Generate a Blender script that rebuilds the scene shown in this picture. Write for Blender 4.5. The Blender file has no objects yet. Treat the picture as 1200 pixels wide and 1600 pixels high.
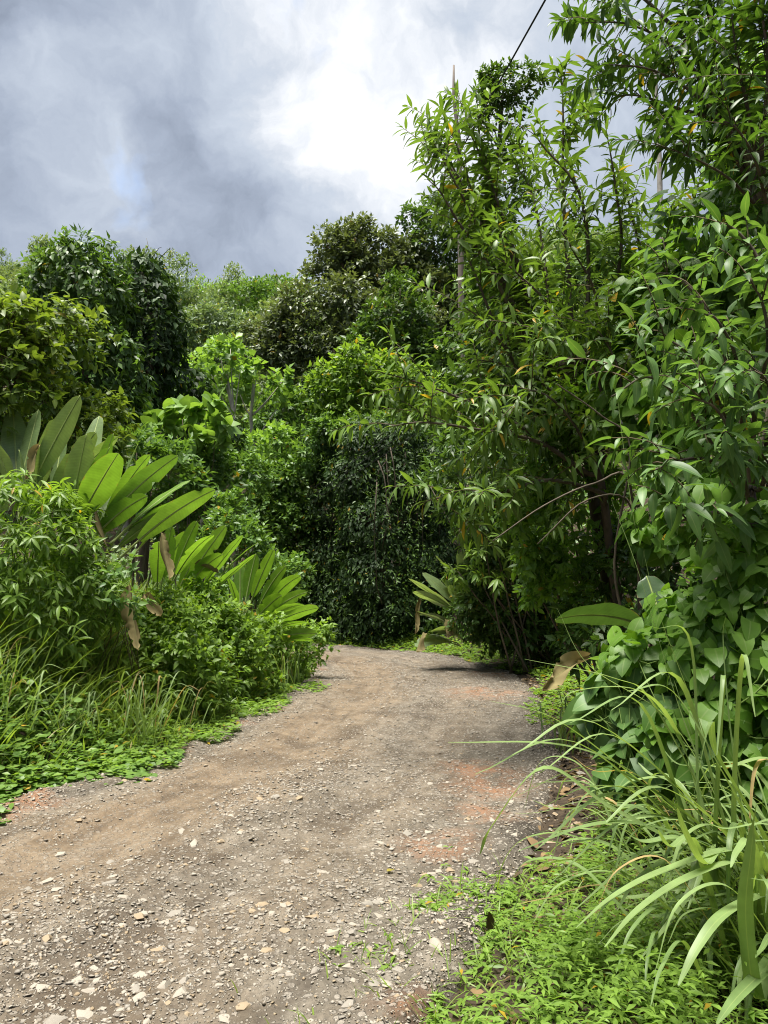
import bpy, bmesh, math, random
import numpy as np
from mathutils import Vector, Matrix

# ------------------------------------------------------------------ camera
SC = bpy.context.scene
COL = SC.collection
CAM_H = 1.55
F_PX, CX, CY = 1155.0, 600.0, 800.0          # photograph is 1200 x 1600
PITCH = math.atan((920.0 - CY) / F_PX)        # horizon about row 920
cam = bpy.data.cameras.new('camera')
cam.sensor_fit = 'VERTICAL'
cam.sensor_height = 24.0
cam.lens = 24.0 * F_PX / 1600.0
cam.clip_start = 0.05
cam.clip_end = 3000
cam_ob = bpy.data.objects.new('camera', cam)
COL.objects.link(cam_ob)
cam_ob.location = (0, 0, CAM_H)
cam_ob.rotation_euler = (math.pi / 2 + PITCH, 0, 0)
SC.camera = cam_ob


def ray(px, py):
    a, b = (px - CX) / F_PX, -(py - CY) / F_PX
    return np.array([a, math.cos(PITCH) - b * math.sin(PITCH), math.sin(PITCH) + b * math.cos(PITCH)])


def at(px, py, Y):
    r = ray(px, py)
    return r * (Y / r[1]) + np.array([0, 0, CAM_H])


# ------------------------------------------------------------------ sky, sun, exposure
SUN_EL, SUN_AZ = math.radians(79), math.radians(-125)       # azimuth from +Y towards +X
EXPOSURE = 1.72
world = bpy.data.worlds.new('World')
SC.world = world
world.use_nodes = True
nt = world.node_tree
nt.nodes.clear()


def nd(tree, kind, **kw):
    n = tree.nodes.new(kind)
    for k, v in kw.items():
        setattr(n, k, v)
    return n


def vmath(tree, op, a, b=None):
    n = nd(tree, 'ShaderNodeVectorMath', operation=op)
    for i, v in enumerate((a, b)):
        if v is None:
            continue
        if hasattr(v, 'is_output'):
            tree.links.new(v, n.inputs[i])
        else:
            n.inputs[i].default_value = v
    return n


def fmath(tree, op, a, b=None, clamp=False):
    n = nd(tree, 'ShaderNodeMath', operation=op, use_clamp=clamp)
    for i, v in enumerate((a, b)):
        if v is None:
            continue
        if hasattr(v, 'is_output'):
            tree.links.new(v, n.inputs[i])
        else:
            n.inputs[i].default_value = v
    return n.outputs[0]


def ramp(tree, fac, stops, interp='LINEAR'):
    n = nd(tree, 'ShaderNodeValToRGB')
    n.color_ramp.interpolation = interp
    e = n.color_ramp.elements
    while len(e) < len(stops):
        e.new(0.5)
    for el, (p, c) in zip(e, stops):
        el.position = p
        el.color = tuple(c) + (1,) if len(c) == 3 else c
    tree.links.new(fac, n.inputs[0])
    return n.outputs[0]


def mixc(tree, fac, a, b, blend='MIX'):
    n = nd(tree, 'ShaderNodeMix', data_type='RGBA', blend_type=blend)
    for s, v in ((n.inputs[0], fac), (n.inputs[6], a), (n.inputs[7], b)):
        if hasattr(v, 'is_output'):
            tree.links.new(v, s)
        elif isinstance(v, (int, float)):
            s.default_value = v
        else:
            s.default_value = tuple(v) + (1,) if len(v) == 3 else v
    return n.outputs[2]


tc = nd(nt, 'ShaderNodeTexCoord')
sky = nd(nt, 'ShaderNodeTexSky', sky_type='NISHITA')
sky.sun_disc = False
sky.sun_elevation = SUN_EL
sky.sun_rotation = SUN_AZ
sky.air_density = 1.0
sky.dust_density = 1.0
# cloud deck: noise in direction space, plus the cloud masses this sky has
nz1 = nd(nt, 'ShaderNodeTexNoise')
nz1.inputs['Scale'].default_value = 3.2
nz1.inputs['Detail'].default_value = 8
nz1.inputs['Roughness'].default_value = 0.56
nt.links.new(tc.outputs['Generated'], nz1.inputs['Vector'])
warp = vmath(nt, 'SCALE', vmath(nt, 'SUBTRACT', nz1.outputs['Color'], (0.5, 0.5, 0.5)).outputs[0])
warp.inputs['Scale'].default_value = 0.30
wdir = vmath(nt, 'NORMALIZE', vmath(nt, 'ADD', tc.outputs['Generated'], warp.outputs[0]).outputs[0]).outputs[0]
nz2 = nd(nt, 'ShaderNodeTexNoise')
nz2.inputs['Scale'].default_value = 2.6
nz2.inputs['Detail'].default_value = 9
nz2.inputs['Roughness'].default_value = 0.52
nt.links.new(vmath(nt, 'MULTIPLY', wdir, (1.0, 1.0, 2.0)).outputs[0], nz2.inputs['Vector'])
dens = fmath(nt, 'MULTIPLY', fmath(nt, 'SUBTRACT', nz2.outputs['Fac'], 0.5), 0.75)
nz3 = nd(nt, 'ShaderNodeTexNoise')
nz3.inputs['Scale'].default_value = 7.5
nz3.inputs['Detail'].default_value = 9
nz3.inputs['Roughness'].default_value = 0.6
nt.links.new(wdir, nz3.inputs['Vector'])
dens = fmath(nt, 'ADD', dens, fmath(nt, 'MULTIPLY', fmath(nt, 'SUBTRACT', nz3.outputs['Fac'], 0.5), 0.75))
dens = fmath(nt, 'ADD', dens, 0.285)


def lobe(px, py, rad_px, amp):
    global dens
    v = ray(px, py)
    v = v / np.linalg.norm(v)
    dt = vmath(nt, 'DOT_PRODUCT', wdir, tuple(v)).outputs['Value']
    m = nd(nt, 'ShaderNodeMapRange', interpolation_type='SMOOTHERSTEP')
    nt.links.new(dt, m.inputs['Value'])
    m.inputs['From Min'].default_value = math.cos(math.atan(rad_px / F_PX))
    m.inputs['From Max'].default_value = 1.0
    m.inputs['To Min'].default_value = 0.0
    m.inputs['To Max'].default_value = amp
    dens = fmath(nt, 'ADD', dens, m.outputs[0])


lobe(500, -560, 1250, 0.30)     # the deck thins and brightens overhead
lobe(600, 70, 300, 0.20)       # sunlit edge of a gap
lobe(800, 120, 330, 0.05)
lobe(300, 20, 170, 0.14)
lobe(90, 340, 260, 0.12)
lobe(500, 330, 260, 0.10)
lobe(130, 120, 330, -0.13)     # heavy grey underside
lobe(340, 270, 170, -0.10)
K = 1 / (0.1 * 2 ** EXPOSURE)
cl = ramp(nt, dens, [(0.0, (0.19, 0.23, 0.30)), (0.26, (0.28, 0.33, 0.425)), (0.45, (0.43, 0.495, 0.615)),
                     (0.66, (0.62, 0.69, 0.80)), (0.93, (0.97, 0.98, 1.0)), (1.0, (1.0, 1.0, 1.0))])
over = nd(nt, 'ShaderNodeMapRange')
nt.links.new(dens, over.inputs['Value'])
over.inputs['From Min'].default_value = 0.7
over.inputs['From Max'].default_value = 1.05
over.inputs['To Min'].default_value = K
over.inputs['To Max'].default_value = K * 1.25
clv = vmath(nt, 'SCALE', cl)
nt.links.new(over.outputs[0], clv.inputs['Scale'])
gap = nd(nt, 'ShaderNodeTexNoise')
gap.inputs['Scale'].default_value = 4.5
gap.inputs['Detail'].default_value = 5
nt.links.new(wdir, gap.inputs['Vector'])
gapm = nd(nt, 'ShaderNodeMapRange')
nt.links.new(gap.outputs['Fac'], gapm.inputs['Value'])
gapm.inputs['From Min'].default_value = 0.58
gapm.inputs['From Max'].default_value = 0.74
gapm.inputs['To Min'].default_value = 1.0
gapm.inputs['To Max'].default_value = 0.35
skyc = mixc(nt, gapm.outputs[0], sky.outputs[0], clv.outputs[0])
bg = nd(nt, 'ShaderNodeBackground')
nt.links.new(skyc, bg.inputs['Color'])
bg.inputs['Strength'].default_value = 0.1
wo = nd(nt, 'ShaderNodeOutputWorld')
nt.links.new(bg.outputs[0], wo.inputs['Surface'])

sun = bpy.data.lights.new('sun', 'SUN')
sun.energy = 3.4
sun.angle = math.radians(28)
sun.color = (1.0, 0.96, 0.88)
sun_ob = bpy.data.objects.new('sun', sun)
COL.objects.link(sun_ob)
sd = Vector((math.sin(SUN_AZ) * math.cos(SUN_EL), math.cos(SUN_AZ) * math.cos(SUN_EL), math.sin(SUN_EL)))
sun_ob.rotation_euler = sd.to_track_quat('Z', 'Y').to_euler()

SC.view_settings.view_transform = 'Standard'
SC.view_settings.look = 'None'
SC.view_settings.gamma = 1.0
SC.view_settings.exposure = EXPOSURE
SC.view_settings.use_curve_mapping = False
SC.render.engine = 'CYCLES'
SC.cycles.filter_width = 1.05
SC.cycles.max_bounces = 7
SC.cycles.diffuse_bounces = 4
SC.cycles.glossy_bounces = 2
SC.cycles.transmission_bounces = 5
SC.cycles.sample_clamp_indirect = 6

rng = np.random.default_rng(11)
random.seed(11)


# ------------------------------------------------------------------ helpers
def ss(a, b, x):
    t = np.clip((np.asarray(x, float) - a) / (b - a), 0, 1)
    return t * t * (3 - 2 * t)


_tab = np.random.default_rng(3).random((256, 256))


def vnoise(x, y):
    x, y = np.asarray(x, float), np.asarray(y, float)
    xi, yi = np.floor(x).astype(int), np.floor(y).astype(int)
    fx, fy = x - xi, y - yi
    fx, fy = fx * fx * (3 - 2 * fx), fy * fy * (3 - 2 * fy)
    g = lambda a, b: _tab[a % 256, b % 256]
    return (g(xi, yi) * (1 - fx) + g(xi + 1, yi) * fx) * (1 - fy) + (g(xi, yi + 1) * (1 - fx) + g(xi + 1, yi + 1) * fx) * fy - 0.5


def fbm(x, y, o=4):
    s, a = 0, 1.0
    for i in range(o):
        s = s + a * vnoise(x * 2 ** i + 17 * i, y * 2 ** i + 31 * i)
        a *= 0.5
    return s


def norm(v):
    return v / np.maximum(np.linalg.norm(v, axis=-1, keepdims=True), 1e-9)


def tag(o, label=None, cat=None, group=None, kind=None):
    for k, v in (('label', label), ('category', cat), ('group', group), ('kind', kind)):
        if v:
            o[k] = v
    return o


def mesh_np(name, V, T, attrs=None, smooth=True):
    V = np.ascontiguousarray(V, dtype=np.float32).reshape(-1, 3)
    T = np.ascontiguousarray(T, dtype=np.int32)
    me = bpy.data.meshes.new(name)
    me.vertices.add(len(V))
    me.vertices.foreach_set('co', V.ravel())
    n = T.shape[1]
    me.loops.add(T.size)
    me.loops.foreach_set('vertex_index', T.ravel())
    me.polygons.add(len(T))
    me.polygons.foreach_set('loop_start', np.arange(0, T.size, n, dtype=np.int32))
    me.polygons.foreach_set('use_smooth', np.full(len(T), smooth))
    for k, a in (attrs or {}).items():
        at_ = me.attributes.new(k, 'FLOAT', 'POINT')
        at_.data.foreach_set('value', np.ascontiguousarray(a, dtype=np.float32).ravel())
    me.update(calc_edges=True)
    return me


def link(name, me, mat, parent=None, loc=None):
    o = bpy.data.objects.new(name, me)
    if mat and me is not None and not me.materials:
        me.materials.append(mat)
    COL.objects.link(o)
    if parent:
        o.parent = parent
    if loc is not None:
        o.location = loc
    return o


# ------------------------------------------------------------------ materials
def new_mat(name):
    m = bpy.data.materials.new(name)
    m.use_nodes = True
    t = m.node_tree
    t.nodes.clear()
    return m, t


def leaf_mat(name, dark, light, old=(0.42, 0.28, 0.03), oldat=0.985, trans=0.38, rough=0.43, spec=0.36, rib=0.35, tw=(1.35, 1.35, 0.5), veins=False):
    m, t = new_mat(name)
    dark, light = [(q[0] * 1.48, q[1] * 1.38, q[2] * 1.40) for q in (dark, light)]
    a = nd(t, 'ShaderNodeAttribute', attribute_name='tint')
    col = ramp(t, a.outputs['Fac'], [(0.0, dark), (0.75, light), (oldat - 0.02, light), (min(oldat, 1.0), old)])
    geo = nd(t, 'ShaderNodeNewGeometry')
    tco = nd(t, 'ShaderNodeTexCoord')
    n = nd(t, 'ShaderNodeTexNoise')
    n.inputs['Scale'].default_value = 14
    n.inputs['Detail'].default_value = 3
    t.links.new(geo.outputs['Position'], n.inputs['Vector'])
    v = fmath(t, 'ADD', fmath(t, 'MULTIPLY', n.outputs['Fac'], 0.6), 0.7)
    col = mixc(t, 1.0, col, vmath_col(t, v), 'MULTIPLY')
    if veins:
        vv = nd(t, 'ShaderNodeAttribute', attribute_name='vein')
        sv = fmath(t, 'SINE', vv.outputs['Fac'])
        col = mixc(t, 1.0, col, vmath_col(t, fmath(t, 'ADD', fmath(t, 'MULTIPLY', sv, 0.045), 0.98)), 'MULTIPLY')
    if veins:
        ra = nd(t, 'ShaderNodeAttribute', attribute_name='rib')
        eb = nd(t, 'ShaderNodeMapRange')
        t.links.new(fmath(t, 'ADD', ra.outputs['Fac'], fmath(t, 'MULTIPLY', n.outputs['Fac'], 0.5)), eb.inputs['Value'])
        eb.inputs['From Min'].default_value = 1.24
        eb.inputs['From Max'].default_value = 1.32
        eb.inputs['To Max'].default_value = 0.8
        col = mixc(t, eb.outputs[0], col, (0.22, 0.15, 0.06))
    if rib:
        r = nd(t, 'ShaderNodeAttribute', attribute_name='rib')
        mr = nd(t, 'ShaderNodeMapRange')
        t.links.new(r.outputs['Fac'], mr.inputs['Value'])
        mr.inputs['From Min'].default_value = 0.03
        mr.inputs['From Max'].default_value = 0.10
        mr.inputs['To Min'].default_value = rib
        mr.inputs['To Max'].default_value = 0.0
        col = mixc(t, mr.outputs[0], col, (0.30, 0.38, 0.14))
    p = nd(t, 'ShaderNodeBsdfPrincipled')
    t.links.new(col, p.inputs['Base Color'])
    p.inputs['Roughness'].default_value = rough
    p.inputs['Specular IOR Level'].default_value = spec
    tr = nd(t, 'ShaderNodeBsdfTranslucent')
    t.links.new(mixc(t, 1.0, col, tw, 'MULTIPLY'), tr.inputs['Color'])
    mx = nd(t, 'ShaderNodeMixShader')
    mx.inputs[0].default_value = trans
    t.links.new(p.outputs[0], mx.inputs[1])
    t.links.new(tr.outputs[0], mx.inputs[2])
    o = nd(t, 'ShaderNodeOutputMaterial')
    t.links.new(mx.outputs[0], o.inputs['Surface'])
    return m


def vmath_col(t, v):
    c = nd(t, 'ShaderNodeCombineColor')
    for i in range(3):
        t.links.new(v, c.inputs[i])
    return c.outputs[0]


def rough_mat(name, c1, c2, scale=6.0, rough=0.9, bump=0.3, detail=6, spec=0.2, stretch=(1, 1, 1)):
    m, t = new_mat(name)
    tco = nd(t, 'ShaderNodeTexCoord')
    mp = vmath(t, 'MULTIPLY', tco.outputs['Object'], stretch)
    n = nd(t, 'ShaderNodeTexNoise')
    n.inputs['Scale'].default_value = scale
    n.inputs['Detail'].default_value = detail
    n.inputs['Roughness'].default_value = 0.65
    t.links.new(mp.outputs[0], n.inputs['Vector'])
    col = ramp(t, n.outputs['Fac'], [(0.3, c1), (0.7, c2)])
    p = nd(t, 'ShaderNodeBsdfPrincipled')
    t.links.new(col, p.inputs['Base Color'])
    p.inputs['Roughness'].default_value = rough
    p.inputs['Specular IOR Level'].default_value = spec
    if bump:
        b = nd(t, 'ShaderNodeBump')
        b.inputs['Strength'].default_value = bump
        b.inputs['Distance'].default_value = 0.03
        t.links.new(n.outputs['Fac'], b.inputs['Height'])
        t.links.new(b.outputs[0], p.inputs['Normal'])
    o = nd(t, 'ShaderNodeOutputMaterial')
    t.links.new(p.outputs[0], o.inputs['Surface'])
    return m


M = {}
M['lance'] = leaf_mat('lance_leaf', (0.040, 0.085, 0.016), (0.100, 0.180, 0.034), oldat=0.992)
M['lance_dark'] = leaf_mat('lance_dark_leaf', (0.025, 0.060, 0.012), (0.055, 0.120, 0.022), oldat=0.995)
M['big'] = leaf_mat('big_leaf', (0.040, 0.095, 0.022), (0.095, 0.185, 0.050), oldat=0.995)
M['vine'] = leaf_mat('vine_leaf', (0.045, 0.110, 0.015), (0.120, 0.240, 0.030), oldat=0.997, trans=0.45)
M['bright'] = leaf_mat('bright_leaf', (0.055, 0.120, 0.018), (0.130, 0.225, 0.036), oldat=0.99, trans=0.45)
M['weed'] = leaf_mat('weed_leaf', (0.060, 0.125, 0.018), (0.140, 0.240, 0.040), oldat=0.99, trans=0.45, rib=0)
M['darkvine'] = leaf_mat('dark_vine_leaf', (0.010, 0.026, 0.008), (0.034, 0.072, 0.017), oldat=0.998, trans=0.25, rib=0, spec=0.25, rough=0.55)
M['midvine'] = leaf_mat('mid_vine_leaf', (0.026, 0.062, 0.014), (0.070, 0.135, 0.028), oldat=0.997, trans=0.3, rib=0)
M['olive'] = leaf_mat('olive_leaf', (0.048, 0.078, 0.032), (0.108, 0.145, 0.062), old=(0.17, 0.11, 0.045), oldat=0.97, trans=0.25, rib=0, spec=0.55)
M['yellowgreen'] = leaf_mat('yellowgreen_leaf', (0.040, 0.090, 0.014), (0.120, 0.180, 0.030), old=(0.34, 0.28, 0.06), oldat=0.97, trans=0.4)
M['mid'] = leaf_mat('mid_leaf', (0.035, 0.085, 0.020), (0.095, 0.180, 0.040), oldat=0.998, trans=0.35, rib=0)
M['pale'] = leaf_mat('pale_leaf', (0.075, 0.150, 0.035), (0.150, 0.265, 0.060), oldat=0.998, trans=0.4, rib=0)
M['hill'] = leaf_mat('hazed_hill_leaf', (0.080, 0.128, 0.056), (0.145, 0.208, 0.092), oldat=0.999, trans=0.3, rib=0)  # paler than real leaves: the distance haze is put into this colour
M['hazed_hill_olive'] = leaf_mat('hazed_hill_olive_leaf', (0.068, 0.115, 0.058), (0.130, 0.195, 0.100), oldat=0.999, trans=0.3, rib=0)  # olive lightened towards grey-green, painting in the haze over the slope
M['heli'] = leaf_mat('paddle_leaf', (0.045, 0.110, 0.020), (0.105, 0.205, 0.030), oldat=0.999, trans=0.42, rough=0.38, spec=0.5, rib=0.5, veins=True)
M['heli_blue'] = leaf_mat('paddle_blue_leaf', (0.085, 0.140, 0.060), (0.135, 0.205, 0.085), oldat=0.999, trans=0.42, rough=0.36, spec=0.55, rib=0.45, veins=True)
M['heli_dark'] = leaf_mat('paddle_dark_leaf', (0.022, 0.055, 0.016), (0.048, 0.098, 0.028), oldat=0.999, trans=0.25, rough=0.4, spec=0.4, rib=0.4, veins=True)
M['grass'] = leaf_mat('grass_blade', (0.070, 0.135, 0.022), (0.165, 0.250, 0.050), old=(0.40, 0.33, 0.13), oldat=0.975, trans=0.42, rib=0)
M['tallgrass'] = leaf_mat('tall_grass_blade', (0.080, 0.145, 0.045), (0.155, 0.235, 0.085), old=(0.42, 0.30, 0.14), oldat=0.97, trans=0.38, rib=0.6)
M['creeper'] = leaf_mat('creeper_leaf', (0.038, 0.090, 0.016), (0.090, 0.170, 0.030), oldat=0.995, trans=0.35, rib=0.2)
M['dead'] = leaf_mat('dead_leaf', (0.060, 0.054, 0.025), (0.185, 0.165, 0.075), old=(0.23, 0.18, 0.12), oldat=0.99, trans=0.2, rough=0.8, spec=0.1, rib=0.2, tw=(1.1, 1, 0.8), veins=True)
M['litter'] = leaf_mat('litter_leaf', (0.03, 0.026, 0.015), (0.14, 0.10, 0.05), old=(0.2, 0.14, 0.06), oldat=0.99, trans=0.1, rough=0.8, spec=0.1, rib=0)
M['bark'] = rough_mat('bark', (0.05, 0.04, 0.03), (0.16, 0.13, 0.10), 8, stretch=(1, 1, 0.25))
M['palebark'] = rough_mat('pale_bark', (0.22, 0.20, 0.17), (0.48, 0.45, 0.40), 7, stretch=(1, 1, 0.4))
M['twig'] = rough_mat('twig', (0.06, 0.05, 0.03), (0.15, 0.12, 0.07), 12, bump=0.1)
M['stem'] = rough_mat('green_stem', (0.08, 0.14, 0.03), (0.18, 0.26, 0.06), 10, bump=0.1, rough=0.6)
M['rib'] = rough_mat('midrib', (0.20, 0.27, 0.08), (0.32, 0.38, 0.14), 10, bump=0.05, rough=0.5)
M['snag'] = rough_mat('snag_wood', (0.10, 0.085, 0.07), (0.24, 0.20, 0.17), 9, stretch=(1, 1, 0.2))
M['wire'] = rough_mat('wire_rubber', (0.015, 0.015, 0.017), (0.03, 0.03, 0.032), 20, bump=0, rough=0.6)

# ------------------------------------------------------------------ the lie of the land
CL = np.array([(-9.5, -16), (-5.4, -7), (-2.85, 0), (-1.90, 2.6), (-0.98, 4.9), (-0.2, 7.3), (0.25, 9.9), (0.5, 11.9), (0.45, 14.0),
               (-0.25, 16.2), (-1.7, 18.0), (-4.2, 19.2), (-8, 19.8), (-15, 19.6), (-28, 17.5), (-45, 12)], float)


def spline(P, n=14):
    P = np.vstack([2 * P[0] - P[1], P, 2 * P[-1] - P[-2]])
    out = []
    for i in range(1, len(P) - 2):
        for k in range(n):
            t = k / n
            a, b, c, d = P[i - 1], P[i], P[i + 1], P[i + 2]
            out.append(0.5 * (2 * b + (c - a) * t + (2 * a - 5 * b + 4 * c - d) * t * t + (3 * b - a - 3 * c + d) * t ** 3))
    out.append(P[-2])
    return np.array(out)


CLS = spline(CL)
CLT = norm(np.gradient(CLS, axis=0))
HALF = 1.75


def road_dist(x, y):
    """signed distance from the road edge (>0 outside) and the side (+1 right of travel, -1 left)"""
    x, y = np.atleast_1d(np.asarray(x, float)), np.atleast_1d(np.asarray(y, float))
    sh = x.shape
    x, y = x.ravel(), y.ravel()
    d = np.empty(len(x))
    s = np.empty(len(x))
    for i in range(0, len(x), 20000):
        dx = x[i:i + 20000, None] - CLS[None, :, 0]
        dy = y[i:i + 20000, None] - CLS[None, :, 1]
        q = dx * dx + dy * dy
        k = q.argmin(1)
        r = np.arange(len(k))
        d[i:i + 20000] = np.sqrt(q[r, k])
        s[i:i + 20000] = np.where(CLT[k, 0] * dy[r, k] - CLT[k, 1] * dx[r, k] > 0, -1, 1)
    return (d - HALF).reshape(sh), s.reshape(sh)


def gz(x, y):
    x, y = np.asarray(x, float), np.asarray(y, float)
    d, s = road_dist(x, y)
    d, s = d.reshape(x.shape), s.reshape(x.shape)
    left = 0.10 * ss(0.0, 0.6, d) + 0.75 * ss(0.3, 2.2, d) + 0.6 * ss(1.8, 5.0, d)
    amp = 0.7 + 3.4 * ss(0.2, 3.5, x)
    right = 0.06 * ss(0, 0.6, d) + amp * ss(0.8, 6.0, d)
    z = np.where(s < 0, left, right)
    z = z + 43 * ss(26, 138, y + 0.12 * x) + 10 * ss(8, 45, x) + 9 * ss(14, 60, -x)
    z = z + ss(0.1, 1.5, d) * (0.25 * fbm(x * 0.6, y * 0.6, 4)) + ss(20, 60, y) * 3.0 * fbm(x * 0.05, y * 0.05, 3)
    z = z - 0.10 * ss(0.15, -0.3, d)
    return z


def gz1(x, y):
    return float(gz(np.array([x]), np.array([y]))[0])


def axis(lo, hi, fine_lo, fine_hi, step, grow=1.12):
    a = list(np.arange(fine_lo, fine_hi, step))
    s, v = step, a[-1]
    while v < hi:
        s *= grow
        v += s
        a.append(v)
    s, v = step, a[0]
    while v > lo:
        s *= grow
        v -= s
        a.insert(0, v)
    return np.array(a)


gx, gy = axis(-420, 420, -9, 10, 0.15), axis(-120, 620, 0, 26, 0.17)
GX, GY = np.meshgrid(gx, gy)
GZ = gz(GX, GY)
nx, ny = len(gx), len(gy)
idx = np.arange(nx * ny).reshape(ny, nx)
Q = np.stack([idx[:-1, :-1], idx[:-1, 1:], idx[1:, 1:], idx[1:, :-1]], -1).reshape(-1, 4)
M['ground'] = rough_mat('ground_soil', (0.016, 0.012, 0.008), (0.085, 0.062, 0.040), 17.0, bump=1.0, detail=9)
ground = link('ground', mesh_np('ground', np.stack([GX, GY, GZ], -1), Q), M['ground'])
tag(ground, 'dark soil and litter under the roadside plants, rising into the hillside', 'ground', kind='structure')

# ---- the road: a rutted sheet in road coordinates
def road_frame(step):
    seg = np.r_[0, np.cumsum(np.linalg.norm(np.diff(CLS, axis=0), axis=1))]
    i0 = np.argmin(np.abs(CLS[:, 1] - 0.6) + (CLS[:, 0] > 0) * 9)
    S = []
    v, st = seg[i0], step
    while v < seg[-1]:
        S.append(v)
        st *= 1.006 if v < seg[i0] + 22 else 1.05
        v += st
    v, st = seg[i0], step
    while v > 0:
        st *= 1.06
        v -= st
        S.insert(0, max(v, 0))
    S = np.array(S)
    return S, np.stack([np.interp(S, seg, CLS[:, k]) for k in (0, 1)], 1), norm(np.stack([np.interp(S, seg, CLT[:, k]) for k in (0, 1)], 1)), seg


RS, RP, RT, RSEG = road_frame(0.028)
tt = np.linspace(-1.16, 1.16, 120)
RX = RP[:, None, 0] + RT[:, None, 1] * tt[None] * HALF
RY = RP[:, None, 1] - RT[:, None, 0] * tt[None] * HALF


def road_z(x, y, t):
    z = 0.03 * (1 - t * t)
    z = z - 0.050 * np.exp(-((t + 0.42) / 0.15) ** 2) - 0.045 * np.exp(-((t - 0.28) / 0.15) ** 2)
    z = z + 0.075 * fbm(x * 0.9, y * 0.9, 3) + 0.030 * fbm(x * 3.7 + 9, y * 3.7, 3) + 0.016 * fbm(x * 16, y * 16 + 5, 3)
    z = z + ss(0.85, 1.0, np.abs(t)) * 0.03 - ss(1.0, 1.16, np.abs(t)) * 0.16
    return z + 0.012


TT = np.broadcast_to(tt, RX.shape)
RZ = road_z(RX, RY, TT) + np.where(np.abs(TT) > 0.8, 0, 0)
n0, n1 = RX.shape
idx = np.arange(n0 * n1).reshape(n0, n1)
Q = np.stack([idx[:-1, :-1], idx[:-1, 1:], idx[1:, 1:], idx[1:, :-1]], -1).reshape(-1, 4)


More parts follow.
